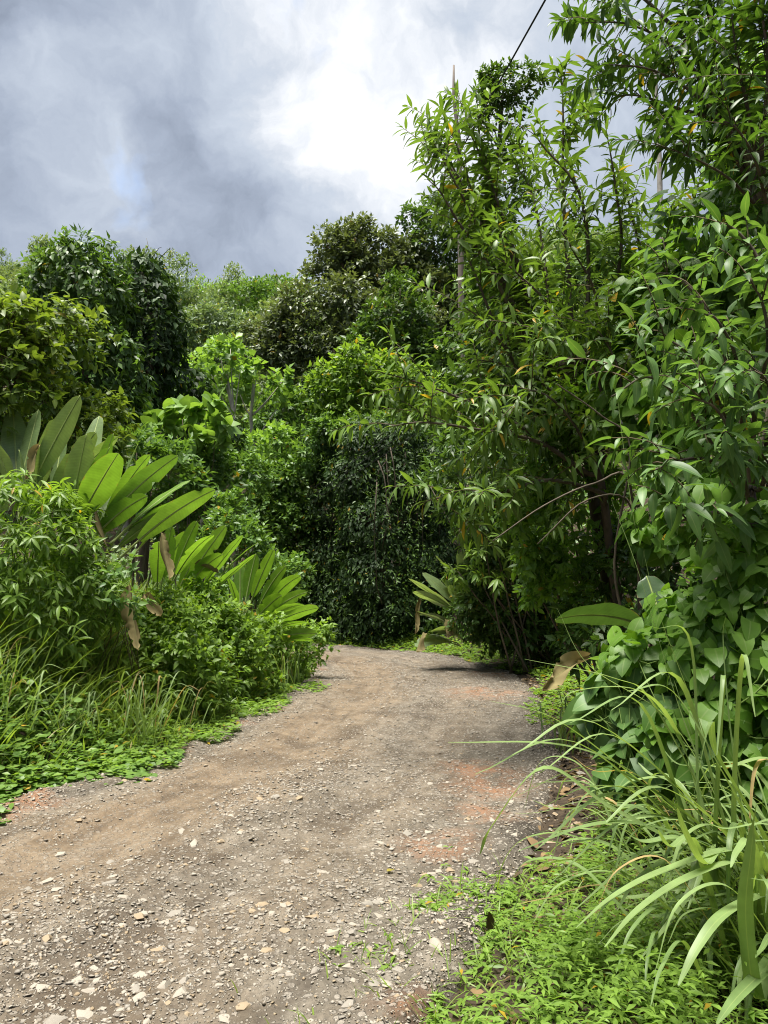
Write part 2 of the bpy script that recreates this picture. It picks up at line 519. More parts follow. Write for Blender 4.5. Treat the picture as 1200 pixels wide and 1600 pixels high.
def road_mat():
    m, t = new_mat('dirt_road')
    geo = nd(t, 'ShaderNodeNewGeometry')
    pos = geo.outputs['Position']
    ac = nd(t, 'ShaderNodeAttribute', attribute_name='across').outputs['Fac']

    def noise(scale, detail=6, rough=0.6, off=(0, 0, 0)):
        n = nd(t, 'ShaderNodeTexNoise')
        n.inputs['Scale'].default_value = scale
        n.inputs['Detail'].default_value = detail
        n.inputs['Roughness'].default_value = rough
        t.links.new(vmath(t, 'ADD', pos, off).outputs[0], n.inputs['Vector'])
        return n.outputs['Fac']

    def rng_(v, a, b, c=0.0, d=1.0):
        n = nd(t, 'ShaderNodeMapRange')
        t.links.new(v, n.inputs['Value'])
        for k, x in zip(('From Min', 'From Max', 'To Min', 'To Max'), (a, b, c, d)):
            n.inputs[k].default_value = x
        return n.outputs[0]
    al = nd(t, 'ShaderNodeAttribute', attribute_name='along').outputs['Fac']
    cmb = nd(t, 'ShaderNodeCombineXYZ')
    t.links.new(fmath(t, 'MULTIPLY', ac, 11.0), cmb.inputs[0])
    t.links.new(fmath(t, 'MULTIPLY', al, 0.8), cmb.inputs[1])
    stn = nd(t, 'ShaderNodeTexNoise')
    stn.inputs['Scale'].default_value = 1.0
    stn.inputs['Detail'].default_value = 6
    stn.inputs['Roughness'].default_value = 0.6
    t.links.new(cmb.outputs[0], stn.inputs['Vector'])
    streak = stn.outputs['Fac']
    nA, nB, nC = noise(0.8, 5), noise(5, 8, 0.7, (5, 2, 0)), noise(45, 5, 0.7, (1, 7, 0))
    # compacted tan mud along the left wheel track, grey gravel elsewhere
    grey = ramp(t, nB, [(0.30, (0.075, 0.063, 0.046)), (0.52, (0.165, 0.143, 0.112)), (0.72, (0.27, 0.240, 0.195))])
    tan = ramp(t, nB, [(0.30, (0.130, 0.092, 0.058)), (0.7, (0.27, 0.200, 0.128))])
    wob = fmath(t, 'ADD', ac, fmath(t, 'MULTIPLY', fmath(t, 'SUBTRACT', nA, 0.5), 0.9))
    trk = ramp(t, rng_(wob, -1.2, 1.2), [(0.10, (0, 0, 0)), (0.26, (0.9,) * 3), (0.42, (0.8,) * 3), (0.56, (0.12,) * 3),
                                          (0.68, (0.42,) * 3), (0.80, (0.05,) * 3), (1.0, (0, 0, 0))])
    col = mixc(t, trk, grey, tan)
    col = mixc(t, fmath(t, 'MULTIPLY', rng_(streak, 0.50, 0.36), 0.42), col, (0.060, 0.047, 0.035))
    col = mixc(t, fmath(t, 'MULTIPLY', rng_(streak, 0.52, 0.68), 0.45), col, (0.27, 0.225, 0.170))
    mud = fmath(t, 'MULTIPLY', rng_(noise(1.3, 4, 0.5, (3, 8, 0)), 0.52, 0.66), 0.6)
    col = mixc(t, mud, col, (0.068, 0.050, 0.034))
    # rust-orange clay along the right edge, dark damp soil beyond it
    edge = rng_(ac, 0.62, 0.80)
    patch = None
    for (ox, oy) in ((790, 1052), (760, 1085), (765, 1232), (750, 1205), (765, 1275), (690, 1325), (640, 1600)):
        ov = ray(ox, oy)
        ok_ = -CAM_H / ov[2]
        dv = vmath(t, 'DISTANCE', pos, (ov[0] * ok_, ov[1] * ok_, 0.0)).outputs['Value']
        lim = 0.05 * ov[1] * ok_
        pv = rng_(dv, lim * 1.5, lim * 0.3)
        patch = pv if patch is None else fmath(t, 'MAXIMUM', patch, pv)
    orange = fmath(t, 'MULTIPLY', patch, rng_(noise(4.0, 5, 0.65, (2.2, 0.4, 0)), 0.40, 0.56))
    lft = fmath(t, 'MULTIPLY', rng_(ac, -0.78, -0.92), rng_(noise(1.5, 5, 0.6, (9, 3, 0)), 0.52, 0.62))
    col = mixc(t, fmath(t, 'MULTIPLY', fmath(t, 'MAXIMUM', orange, lft), 0.68), col, (0.32, 0.155, 0.080))
    damp = fmath(t, 'MULTIPLY', rng_(ac, 0.86, 1.0), rng_(noise(2.5, 5, 0.6, (7, 1, 0)), 0.40, 0.55))
    col = mixc(t, fmath(t, 'MULTIPLY', damp, 0.8), col, (0.036, 0.030, 0.024))
    # grit
    vo = nd(t, 'ShaderNodeTexVoronoi', feature='F1')
    vo.inputs['Scale'].default_value = 60
    t.links.new(pos, vo.inputs['Vector'])
    grit = fmath(t, 'MULTIPLY', rng_(vo.outputs['Distance'], 0.40, 0.28), rng_(vo.outputs['Color'], 0.40, 0.5))
    col = mixc(t, fmath(t, 'MULTIPLY', grit, 0.6), col, (0.36, 0.325, 0.265))
    vo2 = nd(t, 'ShaderNodeTexVoronoi', feature='F1')
    vo2.inputs['Scale'].default_value = 26
    chw = vmath(t, 'SCALE', stn.outputs['Color'])
    chw.inputs['Scale'].default_value = 0.02
    t.links.new(vmath(t, 'ADD', pos, chw.outputs[0]).outputs[0], vo2.inputs['Vector'])
    chip = fmath(t, 'MULTIPLY', rng_(vo2.outputs['Distance'], 0.46, 0.34), rng_(vo2.outputs['Color'], 0.46, 0.54))
    offt = fmath(t, 'SUBTRACT', 1.0, fmath(t, 'MULTIPLY', trk, 0.65))
    chip = fmath(t, 'MULTIPLY', chip, offt)
    col = mixc(t, fmath(t, 'MULTIPLY', chip, 0.62), col, (0.38, 0.34, 0.285))
    col = mixc(t, fmath(t, 'MULTIPLY', rng_(nC, 0.52, 0.35), 0.45), col, (0.06, 0.05, 0.04))
    p = nd(t, 'ShaderNodeBsdfPrincipled')
    t.links.new(col, p.inputs['Base Color'])
    p.inputs['Roughness'].default_value = 0.93
    p.inputs['Specular IOR Level'].default_value = 0.15
    h = fmath(t, 'ADD', fmath(t, 'ADD', fmath(t, 'MULTIPLY', nC, 0.6), fmath(t, 'MULTIPLY', grit, 0.5)), fmath(t, 'MULTIPLY', chip, 0.6))
    h = fmath(t, 'ADD', fmath(t, 'ADD', h, fmath(t, 'MULTIPLY', nB, 1.4)), fmath(t, 'MULTIPLY', streak, 0.8))
    b = nd(t, 'ShaderNodeBump')
    b.inputs['Strength'].default_value = 0.85
    b.inputs['Distance'].default_value = 0.03
    t.links.new(h, b.inputs['Height'])
    t.links.new(b.outputs[0], p.inputs['Normal'])
    o = nd(t, 'ShaderNodeOutputMaterial')
    t.links.new(p.outputs[0], o.inputs['Surface'])
    return m


M['road'] = road_mat()
road = link('road', mesh_np('road', np.stack([RX, RY, RZ], -1), Q, {'across': TT, 'along': np.broadcast_to(RS[:, None], TT.shape)}), M['road'])
tag(road, 'rutted brown dirt road strewn with pale stones, bending left', 'road', kind='structure')


# ---- stones on the road
def rock_mesh(seed, npts, flat=0.45):
    r = np.random.default_rng(seed)
    bm = bmesh.new()
    p = norm(r.normal(size=(npts, 3))) * (0.8 + 0.4 * r.random((npts, 1)))
    p *= np.array([1.0, 0.55 + 0.4 * r.random(), flat * (0.7 + 0.6 * r.random())])
    for q in p:
        bm.verts.new(q)
    bmesh.ops.convex_hull(bm, input=bm.verts)
    for v in [v for v in bm.verts if not v.link_faces]:
        bm.verts.remove(v)
    me = bpy.data.meshes.new('stone')
    bm.normal_update()
    bm.to_mesh(me)
    bm.free()
    return me


def stone_mat(name, c1, c2):
    m = rough_mat(name, c1, c2, 30, bump=0.25, rough=0.88)
    t = m.node_tree
    return m


stone_mats = [stone_mat('stone_pale', (0.22, 0.19, 0.15), (0.40, 0.36, 0.30)),
              stone_mat('stone_grey', (0.16, 0.142, 0.115), (0.33, 0.30, 0.255)),
              stone_mat('stone_tan', (0.21, 0.155, 0.095), (0.36, 0.29, 0.20))]
rocks = []
for i in range(12):
    me = rock_mesh(40 + i, 22)
    me.polygons.foreach_set('use_smooth', np.full(len(me.polygons), True))
    me.set_sharp_from_angle(angle=math.radians(34))
    me.materials.append(stone_mats[(0, 0, 1, 0, 2, 0, 1, 0, 0, 2, 1, 0)[i]])
    rocks.append(me)


def road_pts(n, smin, smax, r):
    """random points on the road, denser near the photographer"""
    u = r.random(n)
    S = smin * (smax / smin) ** u
    t = r.uniform(-1.05, 1.05, n)
    return S, t


S_CAM = RSEG[np.argmin(np.abs(CLS[:, 1] - 0.0) + (CLS[:, 0] > 0) * 9)]


def road_xy(S, t):
    x, y = np.interp(S + S_CAM, RSEG, CLS[:, 0]), np.interp(S + S_CAM, RSEG, CLS[:, 1])
    tx, ty = np.interp(S + S_CAM, RSEG, CLT[:, 0]), np.interp(S + S_CAM, RSEG, CLT[:, 1])
    return x + ty * t * HALF, y - tx * t * HALF


def stone_weight(x, y, t):
    w = (0.40 + 1.8 * np.clip(fbm(x * 1.1 + 3, y * 1.1, 3) + 0.10, 0, 1)) * (0.35 + 1.3 * np.clip(vnoise(t * 5 + 40, y * 0.35) + 0.5, 0, 1))
    w = w * np.where((t > -0.62) & (t < -0.22), 0.45, 1.0) * np.where(np.abs(t) > 0.88, 1.6, 1.0)
    return w * np.where(t > -0.2, 1.25, 0.9)


r = np.random.default_rng(5)
cand = []
S, t = road_pts(5000, 1.9, 17, r)
x, y = road_xy(S, t)
keep = r.random(5000) < stone_weight(x, y, t) * 0.95
S, t, x, y = S[keep], t[keep], x[keep], y[keep]
size = 0.012 * (1 + r.pareto(2.4, len(S)))
size = np.clip(size, 0.012, 0.040) * np.where(y > 9, 0.8, 1.0)
size = np.minimum(size, 0.020 + 0.011 * y)
score = size / np.hypot(x, y)
vis = (np.abs(x) < 0.56 * y + 0.1) & (y > 2.3)
order = np.argsort(-np.where(vis, score, 0))
extra = [(555, 1191, 0.045), (540, 1192, 0.03), (170, 1388, 0.085), (140, 1592, 0.10), (418, 1502, 0.075), (590, 1450, 0.06), (820, 1262, 0.06),
         (195, 1412, 0.055), (320, 1470, 0.05), (215, 1442, 0.075), (550, 1473, 0.06), (840, 1240, 0.035), (65, 1385, 0.05), (470, 1495, 0.045), (475, 1458, 0.045)]


def ground_hit(px, py):
    v = ray(px, py)
    k = -CAM_H / v[2]
    return v[0] * k, v[1] * k


def put_stone(x, y, t, s, k):
    o = link('stone', rocks[k % 12], None, road)
    o.location = (x, y, float(road_z(np.array(x), np.array(y), np.array(t))) - s * 0.18)
    o.rotation_euler = (random.uniform(-0.25, 0.25), random.uniform(-0.25, 0.25), random.uniform(0, 6.28))
    o.scale = (s * random.uniform(0.8, 1.3), s, s * random.uniform(0.7, 1.1))
    return o


for k, (px, py, s) in enumerate(extra):
    X, Y = ground_hit(px, py)
    dd = np.hypot(CLS[:, 0] - X, CLS[:, 1] - Y)
    kk = dd.argmin()
    tv = (CLT[kk, 1] * (X - CLS[kk, 0]) - CLT[kk, 0] * (Y - CLS[kk, 1])) / HALF
    put_stone(X, Y, np.clip(tv, -1.1, 1.1), s * 0.52, k)
for k, i in enumerate(order[:285]):
    put_stone(x[i], y[i], t[i], size[i], k)
rest = order[285:]


# the remaining gravel, one mass
def scatter_rocks(X, Y, Z, sizes, variants, r):
    Vs, Ts, off = [], [], 0
    proto = []
    for me in variants:
        v = np.empty(len(me.vertices) * 3, np.float32)
        me.vertices.foreach_get('co', v)
        f = np.array([p.vertices[:] for p in me.polygons], np.int32)
        proto.append((v.reshape(-1, 3), f))
    pick = r.integers(0, len(proto), len(X))
    for k, (v, f) in enumerate(proto):
        m = np.where(pick == k)[0]
        if not len(m):
            continue
        a = r.uniform(0, 6.28, len(m))
        ca, sa = np.cos(a), np.sin(a)
        vv = v[None] * sizes[m, None, None] * r.uniform(0.7, 1.3, (len(m), 1, 3))
        rx = vv[..., 0] * ca[:, None] - vv[..., 1] * sa[:, None]
        ry = vv[..., 0] * sa[:, None] + vv[..., 1] * ca[:, None]
        W = np.stack([rx + X[m, None], ry + Y[m, None], vv[..., 2] + Z[m, None]], -1)
        Vs.append(W.reshape(-1, 3))
        Ts.append((f[None] + (np.arange(len(m)) * len(v))[:, None, None] + off).reshape(-1, 3))
        off += len(m) * len(v)
    return np.vstack(Vs), np.vstack(Ts)


small = [rock_mesh(90 + i, 7) for i in range(6)]
for gi, (mat_i, n) in enumerate(((0, 29000), (1, 12500), (2, 8500))):
    S, t = road_pts(n * 2, 1.9, 17, r)
    x2, y2 = road_xy(S, t)
    kp = r.random(len(S)) < stone_weight(x2, y2, t) * 0.7
    x2, y2, t = x2[kp], y2[kp], t[kp]
    sz = np.clip(0.0045 * (1 + r.pareto(1.9, len(t))), 0.0045, 0.017) * (0.8 + 0.05 * y2)
    if gi == 0:
        x2, y2, t, sz = np.r_[x2, x[rest]], np.r_[y2, y[rest]], np.r_[t, ((x[rest] * 0))], np.r_[sz, np.minimum(size[rest], 0.02)]
        dd = (x2[-len(rest):, None] - CLS[None, :, 0]) ** 2 + (y2[-len(rest):, None] - CLS[None, :, 1]) ** 2
        kk = dd.argmin(1)
        t[-len(rest):] = (CLT[kk, 1] * (x2[-len(rest):] - CLS[kk, 0]) - CLT[kk, 0] * (y2[-len(rest):] - CLS[kk, 1])) / HALF
    V, T = scatter_rocks(x2, y2, road_z(x2, y2, np.clip(t, -1.16, 1.16)) + sz * 0.12, sz, small, r)
    g = link('gravel', mesh_np('gravel', V, T, smooth=True), stone_mats[mat_i], road)
    tag(g, kind='stuff')

# loose spoil and grit between the right road edge and the plants
xs, ys = r.uniform(-0.5, 3.6, 26000), r.uniform(2, 13, 26000)
d, sd_ = road_dist(xs, ys)
ok = (sd_ > 0) & (d > -0.05) & (d < 0.95) & (r.random(26000) < 0.85)
xs, ys = xs[ok], ys[ok]
sz = np.clip(0.008 * (1 + r.pareto(1.8, len(xs))), 0.008, 0.045)
for mi in (0, 1, 2):
    m_ = (np.arange(len(xs)) % 5) == (0, 1, 2)[mi] if mi else (np.arange(len(xs)) % 5) >= 3
    V, T = scatter_rocks(xs[m_], ys[m_], gz(xs[m_], ys[m_]) + sz[m_] * 0.15, sz[m_], small, r)
    g = link('gravel', mesh_np('gravel', V, T, smooth=False), (M['ground'], stone_mats[1], stone_mats[2])[mi], ground)
    tag(g, kind='stuff')
# ------------------------------------------------------------------ leaves
def leaf_tpl(profile, stations, width, fold=0.25, curl=0.25, wav=0.0):
    """a leaf along +Y, 1 long, normal +Z: a folded strip of real width"""
    ts = np.linspace(0, 1, stations + 2)
    f = {'lance': lambda t: np.sin(np.pi * t ** 0.85) ** 0.9, 'ovate': lambda t: np.sin(np.pi * t ** 0.62),
         'oblong': lambda t: np.sin(np.pi * t) ** 0.5, 'round': lambda t: np.sqrt(np.clip(1 - (2 * t - 1) ** 2, 0, 1)),
         'heart': lambda t: (np.cos(np.pi / 2 * max(0.0, (t - 0.22) / 0.78)) ** 0.8) * (0.93 if t < 0.2 else 1.0)}[profile]
    V, rib = [(0, 0, 0)], [0.0]
    for t in ts[1:-1]:
        w = width * 0.5 * float(f(t))
        zc = -curl * t * t
        y = t
        lob = (-0.22 if t == ts[1] else -0.05 if t == ts[2] else 0.0) if profile == 'heart' else 0.0
        V += [(-w, y + lob, zc + fold * w + wav * w * math.sin(9 * t)), (0, y, zc), (w, y + lob, zc + fold * w - wav * w * math.sin(9 * t))]
        rib += [1.0, 0.0, 1.0]
    V.append((0, 1, -curl))
    rib.append(0.0)
    T = []
    n = stations
    T += [(0, 2, 1), (0, 3, 2)]
    for i in range(n - 1):
        a, b = 1 + 3 * i, 4 + 3 * i
        T += [(a, a + 1, b + 1), (a, b + 1, b), (a + 1, a + 2, b + 2), (a + 1, b + 2, b + 1)]
    e, l = len(V) - 1, 1 + 3 * (n - 1)
    T += [(l, l + 1, e), (l + 1, l + 2, e)]
    return np.array(V, float), np.array(T, int), np.array(rib, float)


def dia_tpl(width, fold, at_=0.42):
    w = width * 0.5
    V = np.array([(0, 0, 0), (-w, at_, fold * w), (w, at_, fold * w), (0, 1, 0)], float)
    return V, np.array([(0, 3, 1), (0, 2, 3)]), np.array([0.0, 1.0, 1.0, 0.0])


TPL = {
    'dia': dia_tpl(0.50, 0.4),
    'dia_narrow': dia_tpl(0.30, 0.4),
    'dia_wide': dia_tpl(0.85, 0.3, 0.5),
    'lance1': leaf_tpl('lance', 1, 0.29, 0.3, 0.3),
    'ovate1': leaf_tpl('ovate', 1, 0.52, 0.25, 0.2),
    'lance2': leaf_tpl('lance', 2, 0.26, 0.35, 0.30),
    'lance3': leaf_tpl('lance', 3, 0.25, 0.35, 0.35),
    'lance4': leaf_tpl('lance', 4, 0.31, 0.30, 0.38, 0.06),
    'ovate2': leaf_tpl('ovate', 2, 0.52, 0.25, 0.2),
    'ovate3': leaf_tpl('ovate', 3, 0.50, 0.25, 0.25),
    'heart3': leaf_tpl('heart', 5, 0.80, 0.10, 0.30),
    'heart2': leaf_tpl('heart', 2, 0.80, 0.22, 0.2),
    'round3': leaf_tpl('round', 3, 0.85, 0.15, 0.12),
}


def frames(dirs, ups):
    Y = norm(dirs)
    Z = ups - (ups * Y).sum(1, keepdims=True) * Y
    bad = np.linalg.norm(Z, axis=1) < 1e-3
    Z[bad] = np.cross(Y[bad], np.array([1.0, 0.1, 0.0]))
    Z = norm(Z)
    X = np.cross(Y, Z)
    return X, Y, Z


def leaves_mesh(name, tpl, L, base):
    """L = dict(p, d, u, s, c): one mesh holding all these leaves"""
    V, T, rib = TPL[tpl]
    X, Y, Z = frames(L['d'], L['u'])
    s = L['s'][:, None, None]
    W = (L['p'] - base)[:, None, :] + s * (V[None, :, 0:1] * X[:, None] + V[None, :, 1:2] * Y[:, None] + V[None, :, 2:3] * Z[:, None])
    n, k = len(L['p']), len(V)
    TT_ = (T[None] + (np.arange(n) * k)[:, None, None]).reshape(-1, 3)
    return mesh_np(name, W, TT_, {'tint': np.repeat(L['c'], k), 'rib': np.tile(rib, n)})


def sub(L, m):
    return {k: v[m] for k, v in L.items()}


def cat(*Ls):
    return {k: np.concatenate([l[k] for l in Ls]) for k in Ls[0]}


_leafmesh = {}


def leaf_variant(tpl, mat, c):
    b = min(int(c * 8), 7) if c < 0.985 else 8
    key = (tpl, mat, b)
    if key not in _leafmesh:
        V, T, rib = TPL[tpl]
        tint = (b + 0.5) / 8.2 if b < 8 else 1.0
        me = mesh_np('leaf', V, T, {'tint': np.full(len(V), tint), 'rib': rib})
        me.materials.append(M[mat])
        _leafmesh[key] = me
    return _leafmesh[key]


CAMP = np.array([0, 0, CAM_H])


def screen(P):
    q = P - CAMP
    fwd = q[:, 1] * math.cos(PITCH) + q[:, 2] * math.sin(PITCH)
    upv = -q[:, 1] * math.sin(PITCH) + q[:, 2] * math.cos(PITCH)
    f = np.maximum(fwd, 0.05)
    return CX + F_PX * q[:, 0] / f, CY - F_PX * upv / f, fwd


class Plant:
    def __init__(self, name, label, category, base, group=None):
        self.base = np.array([base[0], base[1], base[2] if len(base) > 2 else gz1(base[0], base[1])], float)
        self.o = bpy.data.objects.new(name, None)
        self.o.empty_display_size = 0.2
        COL.objects.link(self.o)
        self.o.location = self.base
        tag(self.o, label, category, group)

    def leaves(self, L, tpl, mat, parts=0, name='leaf', mass='foliage'):
        """the `parts` leaves that show largest become objects, the rest one mass"""
        rest = np.ones(len(L['p']), bool)
        if parts:
            px, py, f = screen(L['p'])
            ok = (px > -10) & (px < 1210) & (py > -10) & (py < 1610) & (f > 0.3)
            sc = np.where(ok, L['s'] / np.maximum(f, 0.3) ** 1.8, 0)
            pick = np.argsort(-sc)[:parts]
            pick = pick[sc[pick] > 0]
            X, Y, Z = frames(L['d'][pick], L['u'][pick])
            for j, i in enumerate(pick):
                o = link(name, leaf_variant(tpl, mat, L['c'][i]), None, self.o)
                s = L['s'][i]
                p = L['p'][i] - self.base
                m = Matrix([[X[j][k] * s, Y[j][k] * s, Z[j][k] * s, p[k]] for k in range(3)] + [[0, 0, 0, 1]])
                o.matrix_basis = m
            rest[pick] = False
        if rest.any():
            o = link(mass, leaves_mesh(mass, tpl, sub(L, rest), self.base), M[mat], self.o)
            tag(o, kind='stuff')

    def tube(self, name, pts, r0, r1, mat='bark', sides=6, parent=None):
        V, T = tube_mesh(np.asarray(pts, float) - self.base, r0, r1, sides)
        return link(name, mesh_np(name, V, T), M[mat], parent or self.o)

    def tubes(self, name, lines, r0, r1, mat='twig', sides=3):
        Vs, Ts, off = [], [], 0
        for pts in lines:
            V, T = tube_mesh(np.asarray(pts, float) - self.base, r0, r1, sides)
            Vs.append(V)
            Ts.append(T + off)
            off += len(V)
        if Vs:
            tag(link(name, mesh_np(name, np.vstack(Vs), np.vstack(Ts)), M[mat], self.o), kind='stuff')


def tube_mesh(P, r0, r1, sides=6):
    P = np.asarray(P, float)
    n = len(P)
    t = norm(np.gradient(P, axis=0))
    ref = np.where(np.abs(t[:, 2:3]) > 0.9, np.array([[1.0, 0, 0]]), np.array([[0, 0, 1.0]]))
    a = norm(np.cross(t, ref))
    b = np.cross(t, a)
    rad = np.linspace(r0, r1, n) if np.isscalar(r0) else np.asarray(r0)
    ang = np.linspace(0, 2 * np.pi, sides, endpoint=False)
    V = P[:, None] + rad[:, None, None] * (np.cos(ang)[None, :, None] * a[:, None] + np.sin(ang)[None, :, None] * b[:, None])
    V = V.reshape(-1, 3)
    T = []
    for i in range(n - 1):
        for k in range(sides):
            q = (k + 1) % sides
            A, B, C, D = i * sides + k, i * sides + q, (i + 1) * sides + q, (i + 1) * sides + k
            T += [(A, B, C), (A, C, D)]
    V = np.vstack([V, P[:1], P[-1:]])
    for k in range(sides):
        q = (k + 1) % sides
        T.append((n * sides, q, k))
        T.append((n * sides + 1, (n - 1) * sides + k, (n - 1) * sides + q))
    return V, np.array(T)


def bez(a, b, c, n=8):
    t = np.linspace(0, 1, n)[:, None]
    return (1 - t) ** 2 * np.asarray(a) + 2 * t * (1 - t) * np.asarray(b) + t * t * np.asarray(c)


def wob(P, amp):
    P = np.array(P, float)
    P[1:-1] += rng.normal(size=(len(P) - 2, 3)) * amp
    return P


def clumps(spec, back=0.0, jit=0.15):
    """(px, py, Y, radius in px) -> world balls; `back` adds balls behind so that the crown has depth"""
    out = []
    for px, py, Y, rp in spec:
        c = at(px, py, Y)
        rr = rp / F_PX * np.linalg.norm(c - CAMP) * 0.92
        out.append((*c, rr))
        if back:
            o = rng.normal(size=3) * rr * 0.5
            out.append((c[0] + o[0], c[1] + rr * back + abs(o[1]), c[2] + o[2] * 0.6, rr * rng.uniform(0.8, 1.05)))
    return np.array(out)


def rdir(n, bias=(0, 0, 0)):
    return norm(norm(rng.normal(size=(n, 3))) + np.array(bias))


def crown(C, L, dens=45, per=9, droop=0.12, hang=0.25, up=0.8, tipw=0.0, bias=(0, -0.15, 0.25), lines=None, keep_lines=0, spread=0.85, rad=(0.75, 1.15)):
    """leaves set along twigs that leave each ball's middle; returns the leaf dict"""
    P, D, U, S_, Cc = [], [], [], [], []
    cen = C[:, :3].mean(0)
    for c in C:
        r_ = c[3]
        nt_ = max(3, int(dens * (r_ / L) ** 2 / per))
        o = c[:3] - cen
        o = o / (np.linalg.norm(o) + 1e-6) * 0.35
        d = rdir(nt_, np.array(bias) + o)
        base = c[:3] + d * r_ * 0.15
        ln = r_ * rng.uniform(*rad, (nt_, 1))
        side = norm(np.cross(d, rdir(nt_)))
        s = np.clip(1 - (rng.random((nt_, per)) ** (1.2 + tipw)) * 0.75, 0.2, 1)
        q = base[:, None] + d[:, None] * (ln[:, None] * s[..., None]) + side[:, None] * (0.12 * ln[:, None] * s[..., None] ** 2)
        q[..., 2] -= droop * ln * s ** 2
        phi = np.arange(per)[None] * 2.4 + rng.random((nt_, 1)) * 6.28
        a = side
        b = np.cross(d, a)
        perp = np.cos(phi)[..., None] * a[:, None] + np.sin(phi)[..., None] * b[:, None]
        ld = d[:, None] * (0.45 + 0.5 * s[..., None] ** 3) + perp * spread + np.array([0, 0, -hang])
        lu = np.array([0, 0, up]) + d[:, None] * 0.55 + rng.normal(size=(nt_, per, 3)) * 0.35
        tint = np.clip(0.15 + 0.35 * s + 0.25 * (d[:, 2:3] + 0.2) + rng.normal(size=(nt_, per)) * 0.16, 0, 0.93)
        old = rng.random((nt_, per)) < 0.008
        tint[old] = 1.0
        P.append(q.reshape(-1, 3))
        D.append(ld.reshape(-1, 3))
        U.append(lu.reshape(-1, 3))
        S_.append((L * rng.uniform(0.6, 1.2, (nt_, per))).ravel())
        Cc.append(tint.ravel())
        if lines is not None:
            k = min(keep_lines, nt_)
            for i in range(k):
                st = np.array([0.0, 0.5, 1.0])[:, None]
                pl = base[i] + d[i] * ln[i] * st + side[i] * 0.12 * ln[i] * st ** 2
                pl[:, 2] -= droop * ln[i] * st[:, 0] ** 2
                lines.append(pl)
    return dict(p=np.vstack(P), d=np.vstack(D), u=np.vstack(U), s=np.concatenate(S_), c=np.concatenate(Cc))


def drape(C, L, dens=40, zs=1.0, fall=0.8, depth=0.35):
    """leaves lying like shingles on the outside of a mass of balls (vines over a tree)"""
    P, N_ = [], []
    for i, c in enumerate(C):
        n = int(dens * (c[3] / L) ** 2)
        d = rdir(n)
        d[:, 2] *= 1.0
        q = c[:3] + d * np.array([1, 1, zs]) * c[3] * (1.0 - depth * rng.random((n, 1)) ** 2)
        lump = 1 + 0.24 * np.sin(q[:, 0:1] * 3.1 / c[3] + i) * np.sin(q[:, 2:3] * 4.3 / c[3] + 2 * i)
        q = c[:3] + (q - c[:3]) * lump
        ok = np.ones(n, bool)
        for j, e in enumerate(C):
            if j != i:
                v = (q - e[:3]) / np.array([1, 1, zs])
                ok &= np.linalg.norm(v, axis=1) > e[3] * 0.78
        P.append(q[ok])
        N_.append(d[ok])
    p, d = np.vstack(P), np.vstack(N_)
    n = len(p)
    ld = d * 0.35 + np.array([0, 0, -fall]) + rng.normal(size=(n, 3)) * 0.45
    lu = d + np.array([0, 0, 0.5]) + rng.normal(size=(n, 3)) * 0.35
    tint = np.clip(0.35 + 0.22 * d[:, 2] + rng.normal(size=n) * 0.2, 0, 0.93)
    tint[rng.random(n) < 0.004] = 1.0
    return dict(p=p, d=ld, u=lu, s=L * rng.uniform(0.45, 1.5, n), c=tint)


def strands(starts, length, L, step=0.6):
    P, D, U = [], [], []
    for s0 in starts:
        ln = length * rng.uniform(0.5, 1.3)
        n = int(ln / (L * step)) + 2
        z = np.linspace(0, 1, n)
        q = np.repeat(np.asarray(s0)[None], n, 0) + np.stack([0.12 * np.sin(z * 5 + s0[0]) * ln * 0.3, 0.1 * np.cos(z * 4) * ln * 0.2, -z * ln], 1)
        P.append(q)
        d = rdir(n) * np.array([1, 1, 0.3]) + np.array([0, 0, -0.5])
        D.append(d)
        U.append(rdir(n, (0, -0.6, 0.9)))
    p = np.vstack(P)
    n = len(p)
    return dict(p=p, d=np.vstack(D), u=np.vstack(U), s=L * rng.uniform(0.6, 1.2, n), c=np.clip(rng.normal(0.45, 0.2, n), 0, 0.93))


def limbs(pl, top, C, r_trunk, r_limb, mat='bark', n=99, trunk_pts=None, each=True, bend=0.3):
    """a trunk from the base to `top`, and a limb to each ball"""
    b = pl.base.copy()
    b[2] -= 0.1
    top = np.asarray(top, float)
    tp = wob(bez(b, (b + top) / 2 + np.array([rng.normal() * bend, rng.normal() * bend, 0]), top, 9), r_trunk * 0.25) if trunk_pts is None else np.asarray(trunk_pts)
    trunk = pl.tube('trunk', tp, r_trunk, r_trunk * 0.45, mat, 8)
    for c in list(C)[:n]:
        e = c[:3]
        k = int(np.clip(np.argmin(np.abs(tp[:, 2] - (e[2] - 0.55 * np.linalg.norm(e[:2] - tp[4][:2])))), 2, 8))
        s = tp[k]
        m = (s + e) / 2 + np.array([0, 0, -0.12 * np.linalg.norm(e - s)]) + rng.normal(size=3) * 0.08 * np.linalg.norm(e - s)
        pl.tube('branch', wob(bez(s, m, e, 7), r_limb * 0.3), r_limb, r_limb * 0.3, mat, 5)
    return tp


